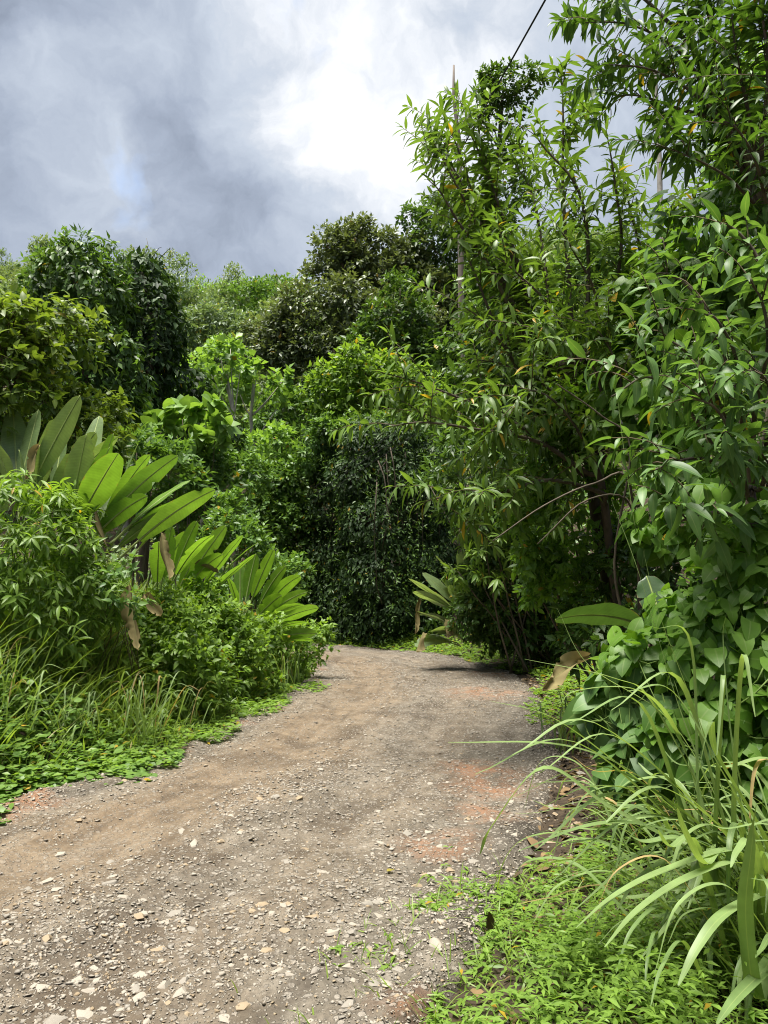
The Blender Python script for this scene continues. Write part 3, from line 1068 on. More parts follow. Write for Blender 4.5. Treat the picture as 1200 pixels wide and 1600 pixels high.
# ------------------------------------------------------------------ far hillside trees (copies of a few crowns)
def hill_proto(k, R, mat, L):
    r_ = np.random.default_rng(100 + k)
    C = [(0, 0, R * 1.1, R * 0.75)]
    for i in range(9):
        a = i * 2.4 + r_.random()
        C.append((math.cos(a) * R * r_.uniform(0.3, 0.75), math.sin(a) * R * r_.uniform(0.3, 0.75), R * r_.uniform(0.75, 1.65), R * r_.uniform(0.3, 0.5)))
    C = np.array(C)
    lv = crown(C, L, dens=26, per=7, droop=0.1, hang=0.15, up=1.0, bias=(0, 0, 0.35))
    me = leaves_mesh('crown', 'dia', lv, np.zeros(3))
    me.materials.append(M[mat])
    tp = bez((0, 0, -R * 0.8), (R * 0.1, 0, R * 0.2), (0, 0, R * 1.1), 6)
    V, T = tube_mesh(tp, R * 0.06, R * 0.03, 6)
    tm = mesh_np('trunk', V, T)
    tm.materials.append(M['palebark'])
    return me, tm


protos = [hill_proto(0, 4.0, 'hill', 0.42), hill_proto(1, 4.0, 'hill', 0.36), hill_proto(2, 4.0, 'hazed_hill_olive', 0.38),
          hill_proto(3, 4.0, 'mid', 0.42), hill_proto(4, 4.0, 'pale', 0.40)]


def hill_tree(x, y, R, k, label, group, name='hillside_tree'):
    o = bpy.data.objects.new(name, None)
    COL.objects.link(o)
    s = R / 4.0
    o.location = (x, y, gz1(x, y) + 0.6 * R)
    o.rotation_euler = (0, 0, random.uniform(0, 6.28))
    o.scale = (s, s * random.uniform(0.9, 1.1), s * random.uniform(0.85, 1.2))
    tag(o, label, 'tree', group)
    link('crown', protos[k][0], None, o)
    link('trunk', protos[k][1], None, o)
    return o


hr = random.Random(4)
HL = ['rounded mid green tree crown in the forest on the far hillside', 'small leaved green tree crown in the forest on the far hillside',
      'olive grey tree crown in the forest on the far hillside', 'darker green tree crown in the forest on the far hillside',
      'pale green tree crown in the forest on the far hillside']
placed = []
tries = 0
while len(placed) < 150 and tries < 6000:
    tries += 1
    y = hr.uniform(46, 150)
    x = hr.uniform(-0.52 * y - 6, 0.28 * y + 4)
    # keep to the ridge and slope the photograph shows between the nearer trees, thinner elsewhere
    pxs = CX + F_PX * x / y
    if not (200 < pxs < 760) and hr.random() < 0.72:
        continue
    R = hr.uniform(2.6, 5.2)
    if any((x - a) ** 2 + (y - b) ** 2 < (0.62 * (R + c)) ** 2 for a, b, c in placed):
        continue
    placed.append((x, y, R))
    k = hr.choice((0, 0, 1, 1, 2, 2, 3, 4))
    hill_tree(x, y, R, k, HL[k], 'trees of the far hillside, kind %d' % (k + 1) if False else HL[k].split(' in the forest')[0] + 's on the hillside')
# closed canopy between the single crowns, and the flanks beyond the frame: low wood that reads as one mass
n = 52000
yy = 34 * (210 / 34) ** rng.random(n)
xx = rng.uniform(-0.75, 0.75, n) * yy
p = np.stack([xx, yy, gz(xx, yy) + rng.random(n) * (0.6 + 2.2 * np.clip(fbm(xx * 0.25, yy * 0.25, 3) + 0.5, 0, 1))], 1)
wood = dict(p=p, d=rdir(n, (0, -0.2, -0.1)), u=rdir(n, (0, -0.3, 1.2)), s=(0.006 * yy + 0.10) * rng.uniform(0.7, 1.5, n), c=np.clip(rng.normal(0.45, 0.22, n), 0, 0.93))
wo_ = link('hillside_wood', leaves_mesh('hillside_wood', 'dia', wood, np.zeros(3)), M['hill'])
tag(wo_, 'dense low green wood between the hillside tree crowns', 'wood', kind='stuff')

# ------------------------------------------------------------------ middle distance, left of the road
def simple_tree(name, label, category, spec, base, mat, L, dens=45, tpl='dia', bark='bark', rt=0.12, top=None, back=0.9, group=None, style='crown', trunk=True, parts=0, limb_n=6, **kw):
    C = clumps(spec, back)
    pl = Plant(name, label, category, base, group)
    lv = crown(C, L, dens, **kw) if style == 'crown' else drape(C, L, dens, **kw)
    pl.leaves(lv, tpl, mat, parts)
    if trunk and category != 'tree':
        for k in range(5):
            c = C[rng.integers(len(C))]
            s0 = pl.base + np.array([rng.normal() * 0.15, rng.normal() * 0.1, -0.1])
            pl.tube('stem', wob(bez(s0, (s0 + c[:3]) / 2 + rng.normal(size=3) * 0.15, c[:3], 7), 0.02), 0.022, 0.008, bark, 5)
    elif trunk:
        if top is None:
            top = C[:, :3].mean(0)
        limbs(pl, top, C[:: max(1, len(C) // limb_n)], rt, rt * 0.45, bark)
    return pl, C


def foot(px, Y):
    return (at(px, 900, Y)[0], Y)


# two vine-smothered trees on the left
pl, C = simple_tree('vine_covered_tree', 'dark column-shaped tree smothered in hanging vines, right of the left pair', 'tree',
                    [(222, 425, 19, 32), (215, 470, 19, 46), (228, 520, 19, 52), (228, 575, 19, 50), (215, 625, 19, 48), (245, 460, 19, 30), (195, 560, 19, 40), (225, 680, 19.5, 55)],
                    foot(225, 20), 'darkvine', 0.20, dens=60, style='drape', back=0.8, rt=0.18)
st = [c[:3] + np.array([rng.normal() * c[3] * 0.7, -c[3] * 0.95, 0]) for c in C[::2] for _ in range(3)]
pl.leaves(strands(st, 1.6, 0.17), 'dia', 'midvine', mass='vine_strands')
pl.tubes('bare_twigs', [wob([at(212 + i * 12, 405, 19), at(214 + i * 17, 385, 19), at(205 + i * 24, 372 + 14 * abs(i - 1), 19)], 0.03) for i in range(4)], 0.014, 0.004)
pl, C = simple_tree('vine_covered_tree', 'broad leafy tree draped with vines, left of the dark column tree', 'tree',
                    [(115, 425, 17, 42), (80, 455, 17, 40), (150, 455, 17, 45), (140, 520, 17, 52), (175, 560, 17, 45), (120, 590, 17, 52), (170, 640, 17, 50), (100, 400, 17, 24), (130, 690, 17, 55), (60, 520, 17, 50)],
                    foot(120, 18), 'midvine', 0.19, dens=55, style='drape', back=0.8, rt=0.2)
pl.leaves(crown(clumps([(105, 395, 17, 30), (75, 425, 17, 32), (150, 425, 17, 30), (60, 470, 17, 30), (125, 375, 17, 14), (165, 445, 17, 28)]), 0.2, dens=40), 'dia_narrow', 'mid', mass='top_foliage')
st = [c[:3] + np.array([rng.normal() * c[3] * 0.7, -c[3] * 0.95, 0]) for c in C[::2] for _ in range(3)]
pl.leaves(strands(st, 2.0, 0.17), 'dia', 'mid', mass='vine_strands')

# yellow-green broadleaf at the left edge of the frame
spec = [(-36, 484, 8.8, 49), (14, 504, 8.8, 37), (-96, 514, 8.8, 63), (4, 554, 8.6, 40), (-46, 574, 8.6, 54), (39, 534, 8.8, 23), (-26, 634, 8.6, 45), (-106, 624, 8.6, 63), (19, 604, 8.6, 31), (34, 484, 8.9, 22), (-116, 454, 9.1, 54)]
C = clumps(spec, 1.0)
pl = Plant('broadleaf_tree', 'yellow-green broadleaf tree cut by the left edge of the frame', 'tree', foot(-40, 9.2))
lines = []
pl.leaves(crown(C, 0.15, dens=42, per=8, droop=0.2, hang=0.4, lines=lines, keep_lines=14), 'ovate2', 'yellowgreen', parts=220)
pl.tubes('twigs', lines, 0.008, 0.003)
limbs(pl, C[:, :3].mean(0), C[::2], 0.08, 0.03)
simple_tree('leafy_shrub', 'yellowish shrub beneath the vine-covered trees on the left', 'shrub', [(120, 630, 10, 30), (100, 640, 10, 40), (140, 665, 10, 30), (60, 660, 10, 45), (170, 690, 10, 30), (110, 700, 10, 45)],
            foot(110, 10.3), 'yellowgreen', 0.13, dens=45, tpl='ovate2', rt=0.05)

# understorey in the middle, from the heliconias back to the foot of the hill
mids = [
    ('large_leaved_plant', 'pale plant with large leaves below the dark vine column', 'plant', [(285, 655, 17, 34), (320, 640, 17, 28), (250, 665, 17, 28), (300, 690, 17, 34), (340, 670, 17, 25)], 290, 17.3, 'pale', 0.36, 'heart3', 24),
    ('leafy_shrub', 'glossy green shrub just behind the big paddle leaves', 'shrub', [(215, 690, 13, 30), (250, 720, 13, 34), (200, 740, 13, 30), (280, 745, 13, 34), (235, 770, 13, 40)], 235, 13.3, 'mid', 0.17, 'dia', 45),
    ('leafy_shrub', 'round bush in the middle of the green valley left of centre', 'shrub', [(320, 720, 18, 40), (290, 770, 18, 42), (350, 760, 18, 42), (320, 810, 18, 44), (380, 730, 18.5, 32)], 325, 18.5, 'mid', 0.19, 'dia', 45),
    ('leafy_shrub', 'pale feathery bush at the foot of the slender trees', 'shrub', [(395, 700, 22, 32), (430, 690, 22, 30), (360, 695, 22, 30), (410, 740, 22, 36), (445, 730, 22, 30), (340, 690, 23, 25)], 395, 22.5, 'pale', 0.22, 'dia', 40),
    ('leafy_shrub', 'dark shrub where the road disappears round the bend', 'shrub', [(440, 760, 21.5, 40), (415, 800, 21.5, 42), (455, 820, 21.5, 45), (425, 860, 21.5, 42), (465, 890, 21.5, 45), (470, 940, 21.5, 45), (440, 960, 21.5, 40), (475, 740, 22, 34)], 450, 22.2, 'mid', 0.17, 'dia', 60),
    ('leafy_shrub', 'light green shrub behind the second paddle leaf clump', 'shrub', [(360, 830, 15, 36), (395, 850, 15, 34), (330, 850, 15, 34), (400, 900, 15, 36), (440, 900, 15, 32), (350, 800, 15.5, 30)], 375, 15.4, 'mid', 0.15, 'dia', 50),
    ('leafy_tree', 'light green tree at the bottom of the far slope', 'tree', [(310, 590, 32, 40), (350, 560, 33, 36), (280, 620, 32, 34), (330, 620, 32, 36), (370, 600, 33, 30)], 320, 33, 'pale', 0.30, 'dia', 40),
    ('spreading_tree', 'grey-green spreading tree on the lower hillside', 'tree', [(340, 515, 48, 44), (300, 535, 48, 38), (380, 525, 48, 38), (350, 550, 48, 40), (310, 505, 48, 30), (385, 555, 48, 30)], 345, 49, 'hazed_hill_olive', 0.36, 'dia', 40),
    ('leafy_tree', 'dull green tree left of the tall olive-leaved tree', 'tree', [(440, 500, 40, 36), (425, 545, 40, 36), (455, 560, 40, 34), (430, 600, 40, 38), (460, 620, 40, 34)], 440, 41, 'hill', 0.32, 'dia', 40),
    ('leafy_tree', 'mid green tree filling the gap above the bend', 'tree', [(450, 640, 28, 40), (420, 660, 28, 32), (480, 660, 28, 36), (455, 690, 28, 40), (490, 620, 28, 34)], 455, 28.5, 'mid', 0.25, 'dia', 45),
]
for nm, lb, ct, spec, fx, fy, mt, L, tp, dn in mids:
    simple_tree(nm, lb, ct, spec, foot(fx, fy), mt, L, dens=dn, tpl=tp, rt=0.09 if ct == 'tree' else 0.05, group=None, bark='palebark' if ct == 'tree' else 'bark')

# slender pale-trunked trees
for (bx, tx, ty, Y, lb, sp) in (
        (372, 352, 570, 24, 'slender pale-trunked tree with a small crown, left one of two', [(345, 560, 24, 30), (375, 580, 24, 26), (330, 585, 24, 20), (360, 545, 24, 18)]),
        (394, 396, 600, 25, 'slender pale-trunked tree with a forked side branch, right one of two', [(400, 590, 25, 28), (430, 610, 25, 26), (375, 615, 25, 20), (445, 590, 25, 18)])):
    pl = Plant('slender_tree', lb, 'tree', foot(bx, Y), 'slender pale-trunked trees')
    C = clumps(sp, 0.7)
    pl.leaves(crown(C, 0.30, dens=18, per=7), 'dia_wide', 'pale')
    top = at(tx, ty, Y)
    tp = wob([pl.base + (0, 0, -0.1), at(bx - 4, 760, Y), at(bx, 700, Y), at(bx * 0.6 + tx * 0.4, 650, Y), top], 0.03)
    pl.tube('trunk', tp, 0.085, 0.045, 'palebark', 7)
    for c in C[::2]:
        pl.tube('branch', bez(tp[3], (tp[3] + c[:3]) / 2 + (0, 0, -0.2), c[:3], 6), 0.035, 0.012, 'palebark', 5)
    if bx == 394:
        pl.tube('branch', wob([tp[2], at(412, 668, Y), at(432, 640, Y)], 0.02), 0.04, 0.015, 'palebark', 5)
        pl.tube('branch', wob([at(393, 715, Y), at(378, 690, Y), at(365, 672, Y)], 0.02), 0.03, 0.012, 'palebark', 5)

# ------------------------------------------------------------------ centre
simple_tree('olive_leaved_tree', 'tall dull olive-leaved tree in the centre rising against the sky', 'tree',
            [(520, 385, 30, 34), (560, 370, 30, 32), (600, 390, 30, 34), (640, 400, 30, 34), (550, 415, 30, 42), (610, 440, 30, 46), (660, 450, 30, 40), (500, 430, 30, 30), (540, 470, 29, 48), (600, 500, 29, 52), (650, 510, 29, 46), (470, 480, 29, 42),
             (440, 510, 29, 34), (490, 530, 29, 46), (450, 550, 29, 40), (540, 550, 29, 48), (690, 490, 30, 36), (700, 540, 30, 40), (640, 560, 29, 44), (420, 545, 29, 26), (575, 590, 29, 46), (500, 590, 29, 42)],
            foot(580, 30.5), 'olive', 0.24, dens=60, rt=0.3, back=0.8, limb_n=12, per=8)
simple_tree('leafy_tree', 'rich green tree in front of the tall olive-leaved tree', 'tree', [(625, 450, 27, 30), (650, 490, 27, 34), (600, 500, 27, 34), (630, 530, 27, 38), (570, 530, 27, 34), (665, 540, 27, 30), (600, 560, 27, 36)],
            foot(620, 27.5), 'midvine', 0.24, dens=40, rt=0.15)
simple_tree('fresh_leaved_tree', 'bright fresh green tree above the dark vine column', 'tree',
            [(560, 565, 22, 34), (520, 590, 22, 34), (600, 580, 22, 36), (640, 600, 22, 36), (560, 610, 22, 40), (500, 620, 22, 30), (610, 630, 22, 40), (660, 640, 22, 36), (530, 640, 22, 34), (690, 610, 22, 30)],
            foot(590, 22.8), 'bright', 0.22, dens=42, tpl='ovate2', rt=0.14, tipw=1.5)
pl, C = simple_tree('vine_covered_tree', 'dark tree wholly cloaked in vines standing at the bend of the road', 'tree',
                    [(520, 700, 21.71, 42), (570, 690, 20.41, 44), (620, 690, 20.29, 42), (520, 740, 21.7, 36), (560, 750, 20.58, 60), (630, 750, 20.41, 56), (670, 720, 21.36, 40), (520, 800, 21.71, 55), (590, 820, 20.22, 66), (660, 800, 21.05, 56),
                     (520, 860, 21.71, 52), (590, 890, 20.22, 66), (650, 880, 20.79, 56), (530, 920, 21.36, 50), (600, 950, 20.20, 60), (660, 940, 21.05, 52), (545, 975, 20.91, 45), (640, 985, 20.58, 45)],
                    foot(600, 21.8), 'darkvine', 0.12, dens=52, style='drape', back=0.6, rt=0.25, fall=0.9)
st = [c[:3] + np.array([rng.normal() * c[3] * 0.7, -c[3] * 0.98, 0]) for c in C[::2] for _ in range(4)]
pl.leaves(strands(st, 1.8, 0.11), 'dia', 'midvine', mass='vine_strands')
pl.leaves(crown(C[::2] * np.array([1, 1, 1, 1.12]) - np.array([0, 0.25, 0, 0]), 0.13, dens=7, per=8, rad=(0.9, 1.25)), 'dia_narrow', 'midvine', mass='side_sprays')
for k in range(16):
    a = rng.uniform(500, 700)
    b = rng.uniform(680, 800)
    e = rng.uniform(60, 190)
    Yv = 19.6 + 2.6 * ((a - 600) / 105) ** 2 - rng.random() * 0.5
    pl.tube('hanging_stem', wob(bez(at(a, b, Yv), at(a + rng.normal() * 14, b + e * 0.5, Yv - 0.1), at(a + rng.normal() * 10, b + e, Yv), 7), 0.03), 0.016, 0.008, 'bark', 4)
pl.leaves(crown(clumps([(500, 680, 20.8, 26), (545, 668, 20.8, 26), (590, 668, 20.8, 26), (640, 672, 20.8, 26), (480, 715, 20.8, 24)], 0.6), 0.17, dens=40, tipw=1.0), 'ovate2', 'mid', mass='top_foliage')

# tall tree behind, whose high crowns show against the sky on the right
pl = Plant('tall_tree', 'tall thin-crowned tree behind the right bank with foliage high against the sky', 'tree', foot(760, 30))
spec = [(790, 125, 30, 24), (765, 118, 30, 15), (758, 150, 30, 19), (828, 115, 30, 18), (842, 128, 30, 10), (780, 160, 30, 22), (812, 150, 30, 20), (770, 190, 30, 17), (800, 195, 30, 19), (752, 180, 30, 10), (790, 235, 30, 26), (760, 260, 30, 20), (815, 280, 30, 30), (780, 310, 30, 30), (680, 330, 30, 32), (640, 335, 30, 20), (700, 360, 30, 36), (720, 320, 30, 28), (670, 380, 30, 34), (740, 400, 30, 40), (720, 440, 30, 42), (770, 350, 30, 34)]
C = clumps(spec, 0.7)
pl.leaves(crown(C, 0.27, dens=30, per=8), 'dia', 'midvine')
limbs(pl, at(785, 150, 30.5), C[::2], 0.17, 0.05)
pl = Plant('dead_snag', 'thin bare dead trunk sticking up against the white cloud', 'snag', foot(716, 26))
pl.tube('trunk', wob([pl.base + (0, 0, -0.1), at(722, 600, 26), at(720, 400, 26), at(716, 220, 26), at(711, 150, 26), at(709, 102, 26)], 0.03), 0.16, 0.035, 'snag', 7)
pl.tube('branch', [at(714, 200, 26), at(717, 165, 26), at(716, 150, 26)], 0.03, 0.012, 'snag', 5)
pl = Plant('bare_pole_trunk', 'thin pale bare trunk behind the leaves at the upper right', 'snag', foot(1030, 20))
pl.tube('trunk', wob([pl.base + (0, 0, -0.1), at(1032, 500, 20), at(1030, 260, 20), at(1026, 180, 20), at(1023, 120, 20), at(1022, 80, 20)], 0.02), 0.09, 0.05, 'palebark', 7)

# ------------------------------------------------------------------ right bank
# dark bushes further back along the right side
rights = [
    ('compound_leaved_bush', 'dark glossy bush overhanging the road at the bend on the right', 'bush', [(720, 700, 13, 46), (770, 720, 13, 48), (810, 700, 13, 45), (740, 760, 13, 46), (790, 770, 13, 50), (830, 760, 13, 50), (700, 740, 13.4, 36), (760, 820, 13, 44), (820, 830, 13, 50)], 800, 13.6, 'midvine', 0.20, 'dia_narrow', 50, 0),
    ('leafy_tree', 'shaded tree behind the leaning branch on the right', 'tree', [(740, 600, 15, 55), (800, 560, 15, 55), (850, 620, 15, 60), (760, 520, 15, 48), (830, 480, 15, 55), (880, 540, 15, 60), (720, 650, 15, 44), (790, 660, 15, 55), (900, 450, 15, 55), (940, 400, 15, 45), (760, 450, 15.5, 36)], 850, 15.5, 'midvine', 0.22, 'dia', 45, 0),
    ('leafy_bush', 'low dark bush at the right foot of the bend', 'bush', [(760, 900, 14.0, 44), (800, 870, 14.0, 44), (740, 950, 14.0, 40), (790, 950, 14.0, 48), (840, 930, 14.0, 48), (820, 985, 14.0, 40), (760, 985, 14.4, 34), (850, 860, 14.0, 44), (870, 960, 13.8, 36), (820, 985, 14.3, 34), (860, 990, 13.9, 36), (790, 990, 14.5, 28), (900, 1000, 14.3, 32)], 850, 14.8, 'midvine', 0.13, 'dia', 55, 0),
    ('leafy_bush', 'bush with fresh pointed leaves above the roadside on the right', 'bush', [(750, 875, 12.8, 28), (785, 850, 12.8, 30), (820, 870, 12.8, 30), (770, 905, 12.8, 28), (730, 900, 12.9, 20)], 850, 14.2, 'bright', 0.22, 'lance2', 28, 60),
    ('vine_thicket', 'bright green leafy thicket overhanging the dark hollow on the right', 'thicket', [(870, 640, 7.6, 50), (850, 700, 7.6, 48), (900, 700, 7.6, 55), (830, 760, 7.6, 46), (880, 780, 7.6, 55), (810, 810, 7.6, 42), (860, 850, 7.7, 48), (930, 770, 7.8, 50), (950, 700, 7.8, 50), (910, 860, 7.9, 45), (960, 840, 8.1, 45), (820, 870, 7.7, 36), (880, 920, 7.9, 44), (930, 620, 7.8, 48), (840, 920, 8, 34)], 960, 8.4, 'vine', 0.11, 'ovate2', 34, 180),
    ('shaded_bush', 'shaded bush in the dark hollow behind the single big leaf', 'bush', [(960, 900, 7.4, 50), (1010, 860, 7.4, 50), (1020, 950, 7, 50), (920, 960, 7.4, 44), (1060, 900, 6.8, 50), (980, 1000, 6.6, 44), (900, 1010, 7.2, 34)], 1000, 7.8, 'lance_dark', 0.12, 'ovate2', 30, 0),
]
for nm, lb, ct, spec, fx, fy, mt, L, tp, dn, pr in rights:
    simple_tree(nm, lb, ct, spec, foot(fx, fy), mt, L, dens=dn, tpl=tp, rt=0.06, parts=pr, back=1.0, hang=0.45)


def branchy(name, label, category, base, top, paths, L, mat, tpl, parts, r0, step=0.055, per_node=2, sp=1.0, groups=None, droop=0.35, bark='bark', old=0.012, side_twigs=3, back=None):
    """a shrub or tree drawn limb by limb: leaves set along each limb's outer part and on side shoots"""
    pl = Plant(name, label, category, base)
    P, D, U, Sz, Cc = [], [], [], [], []

    def dress(pts, n, f0):
        s = f0 + (1 - f0) * (np.arange(n) + rng.random(n) * 0.6) / n
        s = np.clip(s, 0, 1)
        seg = np.r_[0, np.cumsum(np.linalg.norm(np.diff(pts, axis=0), axis=1))]
        q = np.stack([np.interp(s * seg[-1], seg, pts[:, k]) for k in range(3)], 1)
        tg = norm(np.gradient(pts, axis=0))
        tq = norm(np.stack([np.interp(s * seg[-1], seg, tg[:, k]) for k in range(3)], 1))
        a = norm(np.cross(tq, rdir(n)))
        ph = np.arange(n) * 2.4
        b = np.cross(tq, a)
        a0 = norm(np.cross(tq, np.array([[0.3, 0.2, 1.0]])))
        b0 = np.cross(tq, a0)
        pr = np.cos(ph)[:, None] * a0 + np.sin(ph)[:, None] * b0
        tip = s[:, None] ** 6
        d = tq * (0.35 + 0.7 * tip) + pr * (0.95 - 0.45 * tip) + np.array([0, 0, -droop])
        P.append(q)
        D.append(d + rng.normal(size=(n, 3)) * 0.15)
        U.append(np.array([0, 0, 1.0]) + tq * 0.25 + rng.normal(size=(n, 3)) * 0.3)
        Sz.append(L * rng.uniform(0.45, 1.25, n) * (1 - 0.35 * tip[:, 0]))
        c = np.clip(0.25 + 0.35 * s + rng.normal(size=n) * 0.15, 0, 0.93)
        c[rng.random(n) < old] = 1.0
        Cc.append(c)
    b0 = pl.base - np.array([0, 0, 0.15])
    tops = np.asarray(top, float)
    tr = wob(bez(b0, (b0 + tops) / 2 + rng.normal(size=3) * 0.15, tops, 9), 0.02)
    pl.tube('trunk', tr, r0, r0 * 0.55, bark, 8)
    lines = []
    for path in paths:
        pts = np.array([np.asarray(p_, float) for p_ in path])
        k = int(np.argmin(np.linalg.norm(tr - pts[0], axis=1)))
        full = spline(np.vstack([tr[k], pts[0] if np.linalg.norm(tr[k] - pts[0]) > 0.05 else (tr[k] + pts[1]) / 2, pts[1:]]), 6)
        ln = np.linalg.norm(np.diff(full, axis=0), axis=1).sum()
        rb = min(r0 * 0.5, 0.008 + 0.009 * ln)
        pl.tube('branch', full, rb, 0.004, bark, 5)
        dress(full, max(6, int(ln * 0.75 / step)), 0.3)
        for j in range(int(side_twigs * ln)):
            i = int(rng.uniform(0.25, 0.95) * (len(full) - 1))
            tg = norm((full[min(i + 1, len(full) - 1)] - full[max(i - 1, 0)])[None])[0]
            dd = norm((tg * 0.7 + rng.normal(size=3) * 0.55 + np.array([0, 0, 0.25]))[None])[0]
            tl = rng.uniform(0.35, 0.8) * sp
            e = full[i] + dd * tl
            tw_ = bez(full[i], full[i] + dd * tl * 0.5 + np.array([0, 0, 0.06]), e + np.array([0, 0, -0.05]), 5)
            lines.append(tw_)
            dress(tw_, max(5, int(tl / step * 1.1)), 0.25)
    pl.tubes('twigs', lines, 0.006, 0.003)
    lv = dict(p=np.vstack(P), d=np.vstack(D), u=np.vstack(U), s=np.concatenate(Sz), c=np.concatenate(Cc))
    pl.leaves(lv, tpl, mat, parts)
    return pl


A = at
# leaning tree with long narrow leaves reaching over the road
Y = 8.0
paths = [
    [A(900, 700, Y), A(840, 560, Y), A(766, 400, 7.9), A(718, 280, 7.8), A(663, 195, 7.7)],
    [A(860, 600, Y), A(790, 450, 7.8), A(739, 340, 7.6), A(698, 260, 7.5), A(678, 225, 7.5)],
    [A(850, 580, Y), A(780, 420, 8.0), A(732, 310, 8.0), A(688, 240, 8.0), A(656, 215, 8.0)],
    [A(840, 560, Y), A(773, 400, 8.2), A(739, 300, 8.2), A(711, 220, 8.2), A(698, 190, 8.2)],
    [A(840, 560, Y), A(766, 420, 7.6), A(718, 350, 7.4), A(688, 300, 7.3), A(668, 280, 7.3)],
    [A(860, 560, Y), A(800, 400, 8.2), A(766, 300, 8.2), A(749, 210, 8.2), A(745, 180, 8.2)],
    [A(880, 640, Y), A(830, 480, Y), A(790, 350, Y), A(749, 240, 8.1), A(725, 190, 8.1)],
    [A(900, 620, Y), A(890, 450, 8.1), A(880, 300, 8.1), A(880, 180, 8.1), A(877, 98, 8.1)],
    [A(910, 600, 7.8), A(920, 420, 7.7), A(905, 300, 7.6), A(850, 230, 7.6), A(830, 200, 7.6)],
    [A(930, 560, 7.6), A(970, 400, 7.4), A(960, 280, 7.3), A(945, 190, 7.3)],
    [A(930, 600, 8.2), A(1000, 430, 8.4), A(985, 330, 8.4), A(970, 250, 8.4)],
    [A(850, 640, 7.7), A(780, 520, 7.5), A(739, 420, 7.4), A(718, 380, 7.4)],
    [A(850, 660, 7.7), A(800, 560, 7.4), A(752, 500, 7.2), A(725, 480, 7.1)],
    [A(870, 620, 8.3), A(800, 440, 8.6), A(752, 330, 8.7), A(725, 300, 8.7)],
    [A(870, 560, 8.4), A(850, 400, 8.8), A(830, 300, 8.9), A(800, 250, 8.9)],
    [A(900, 560, 7.6), A(860, 480, 7.2), A(800, 420, 7.0), A(773, 400, 6.9)],
    [A(930, 540, 7.4), A(930, 460, 7.0), A(900, 400, 6.8), A(880, 370, 6.7)],
    [A(960, 560, 7.4), A(1020, 470, 7.0), A(1040, 380, 6.9), A(1050, 320, 6.9)],
    [A(960, 520, 8.6), A(1040, 400, 8.9), A(1080, 320, 9.0), A(1100, 260, 9.0)],
]
branchy('leaning_tree', 'tall leaning tree with long narrow leaves, branches reaching left against the sky', 'tree', foot(985, 8.6), A(900, 560, 8.0), paths, 0.195, 'lance', 'lance3', 300, 0.09, step=0.033, side_twigs=3.0, droop=0.2)

# lower boughs over the road with drooping narrow leaves
paths = [
    [A(930, 760, 7.6), A(850, 690, 7.3), A(760, 640, 7.0), A(660, 600, 6.8), A(590, 580, 6.7)],
    [A(920, 740, 7.4), A(840, 690, 7.0), A(740, 670, 6.7), A(660, 660, 6.5), A(600, 668, 6.4)],
    [A(930, 700, 7.6), A(860, 610, 7.4), A(790, 570, 7.3), A(720, 560, 7.2)],
    [A(930, 720, 7.2), A(880, 640, 6.8), A(830, 610, 6.6), A(800, 640, 6.5)],
    [A(940, 700, 7.8), A(880, 580, 7.9), A(800, 520, 8.0), A(740, 520, 8.0)],
    [A(940, 770, 7.2), A(860, 750, 6.9), A(780, 770, 6.7), A(700, 775, 6.6), A(645, 790, 6.5)],
    [A(950, 690, 7.2), A(930, 580, 6.9), A(880, 530, 6.8), A(840, 520, 6.8)],
    [A(960, 700, 7.0), A(970, 600, 6.7), A(950, 540, 6.6), A(920, 500, 6.6)],
]
branchy('drooping_bough_tree', 'low boughs with drooping narrow leaves and a few yellow ones over the road', 'tree', foot(985, 8.0), A(935, 730, 7.4), paths, 0.195, 'lance', 'lance3', 240, 0.07, step=0.033, side_twigs=6, droop=0.3, old=0.02)

# the tree that fills the upper right corner
paths = [
    [A(1190, 330, 6.3), A(1130, 200, 6.3), A(1070, 90, 6.2), A(990, 40, 6.1), A(915, 35, 6.0)],
    [A(1180, 260, 6.2), A(1100, 160, 6.0), A(1020, 110, 5.9), A(940, 100, 5.8)],
    [A(1160, 200, 6.3), A(1120, 90, 6.4), A(1100, 0, 6.4), A(1060, -60, 6.4)],
    [A(1170, 180, 6.0), A(1150, 80, 5.8), A(1140, -20, 5.7)],
    [A(1190, 230, 5.8), A(1200, 120, 5.6), A(1190, 20, 5.5), A(1170, -60, 5.5)],
    [A(1130, 200, 6.4), A(1060, 170, 6.5), A(1000, 150, 6.6), A(960, 150, 6.6)],
    [A(1120, 130, 6.3), A(1040, 30, 6.5), A(980, -20, 6.6), A(930, -30, 6.7)],
    [A(1220, 280, 5.8), A(1260, 160, 5.6), A(1280, 60, 5.5)],
    [A(1190, 330, 6.0), A(1140, 280, 5.7), A(1090, 250, 5.6), A(1060, 240, 5.6)],
    [A(1200, 330, 5.8), A(1180, 250, 5.5), A(1150, 200, 5.3), A(1130, 190, 5.3)],
]
branchy('overhanging_tree', 'tree with dark narrow leaves overhanging the upper right corner', 'tree', foot(1235, 7.0), A(1200, 330, 6.2), paths, 0.19, 'lance_dark', 'lance3', 240, 0.07, step=0.030, side_twigs=5.5, droop=0.15)

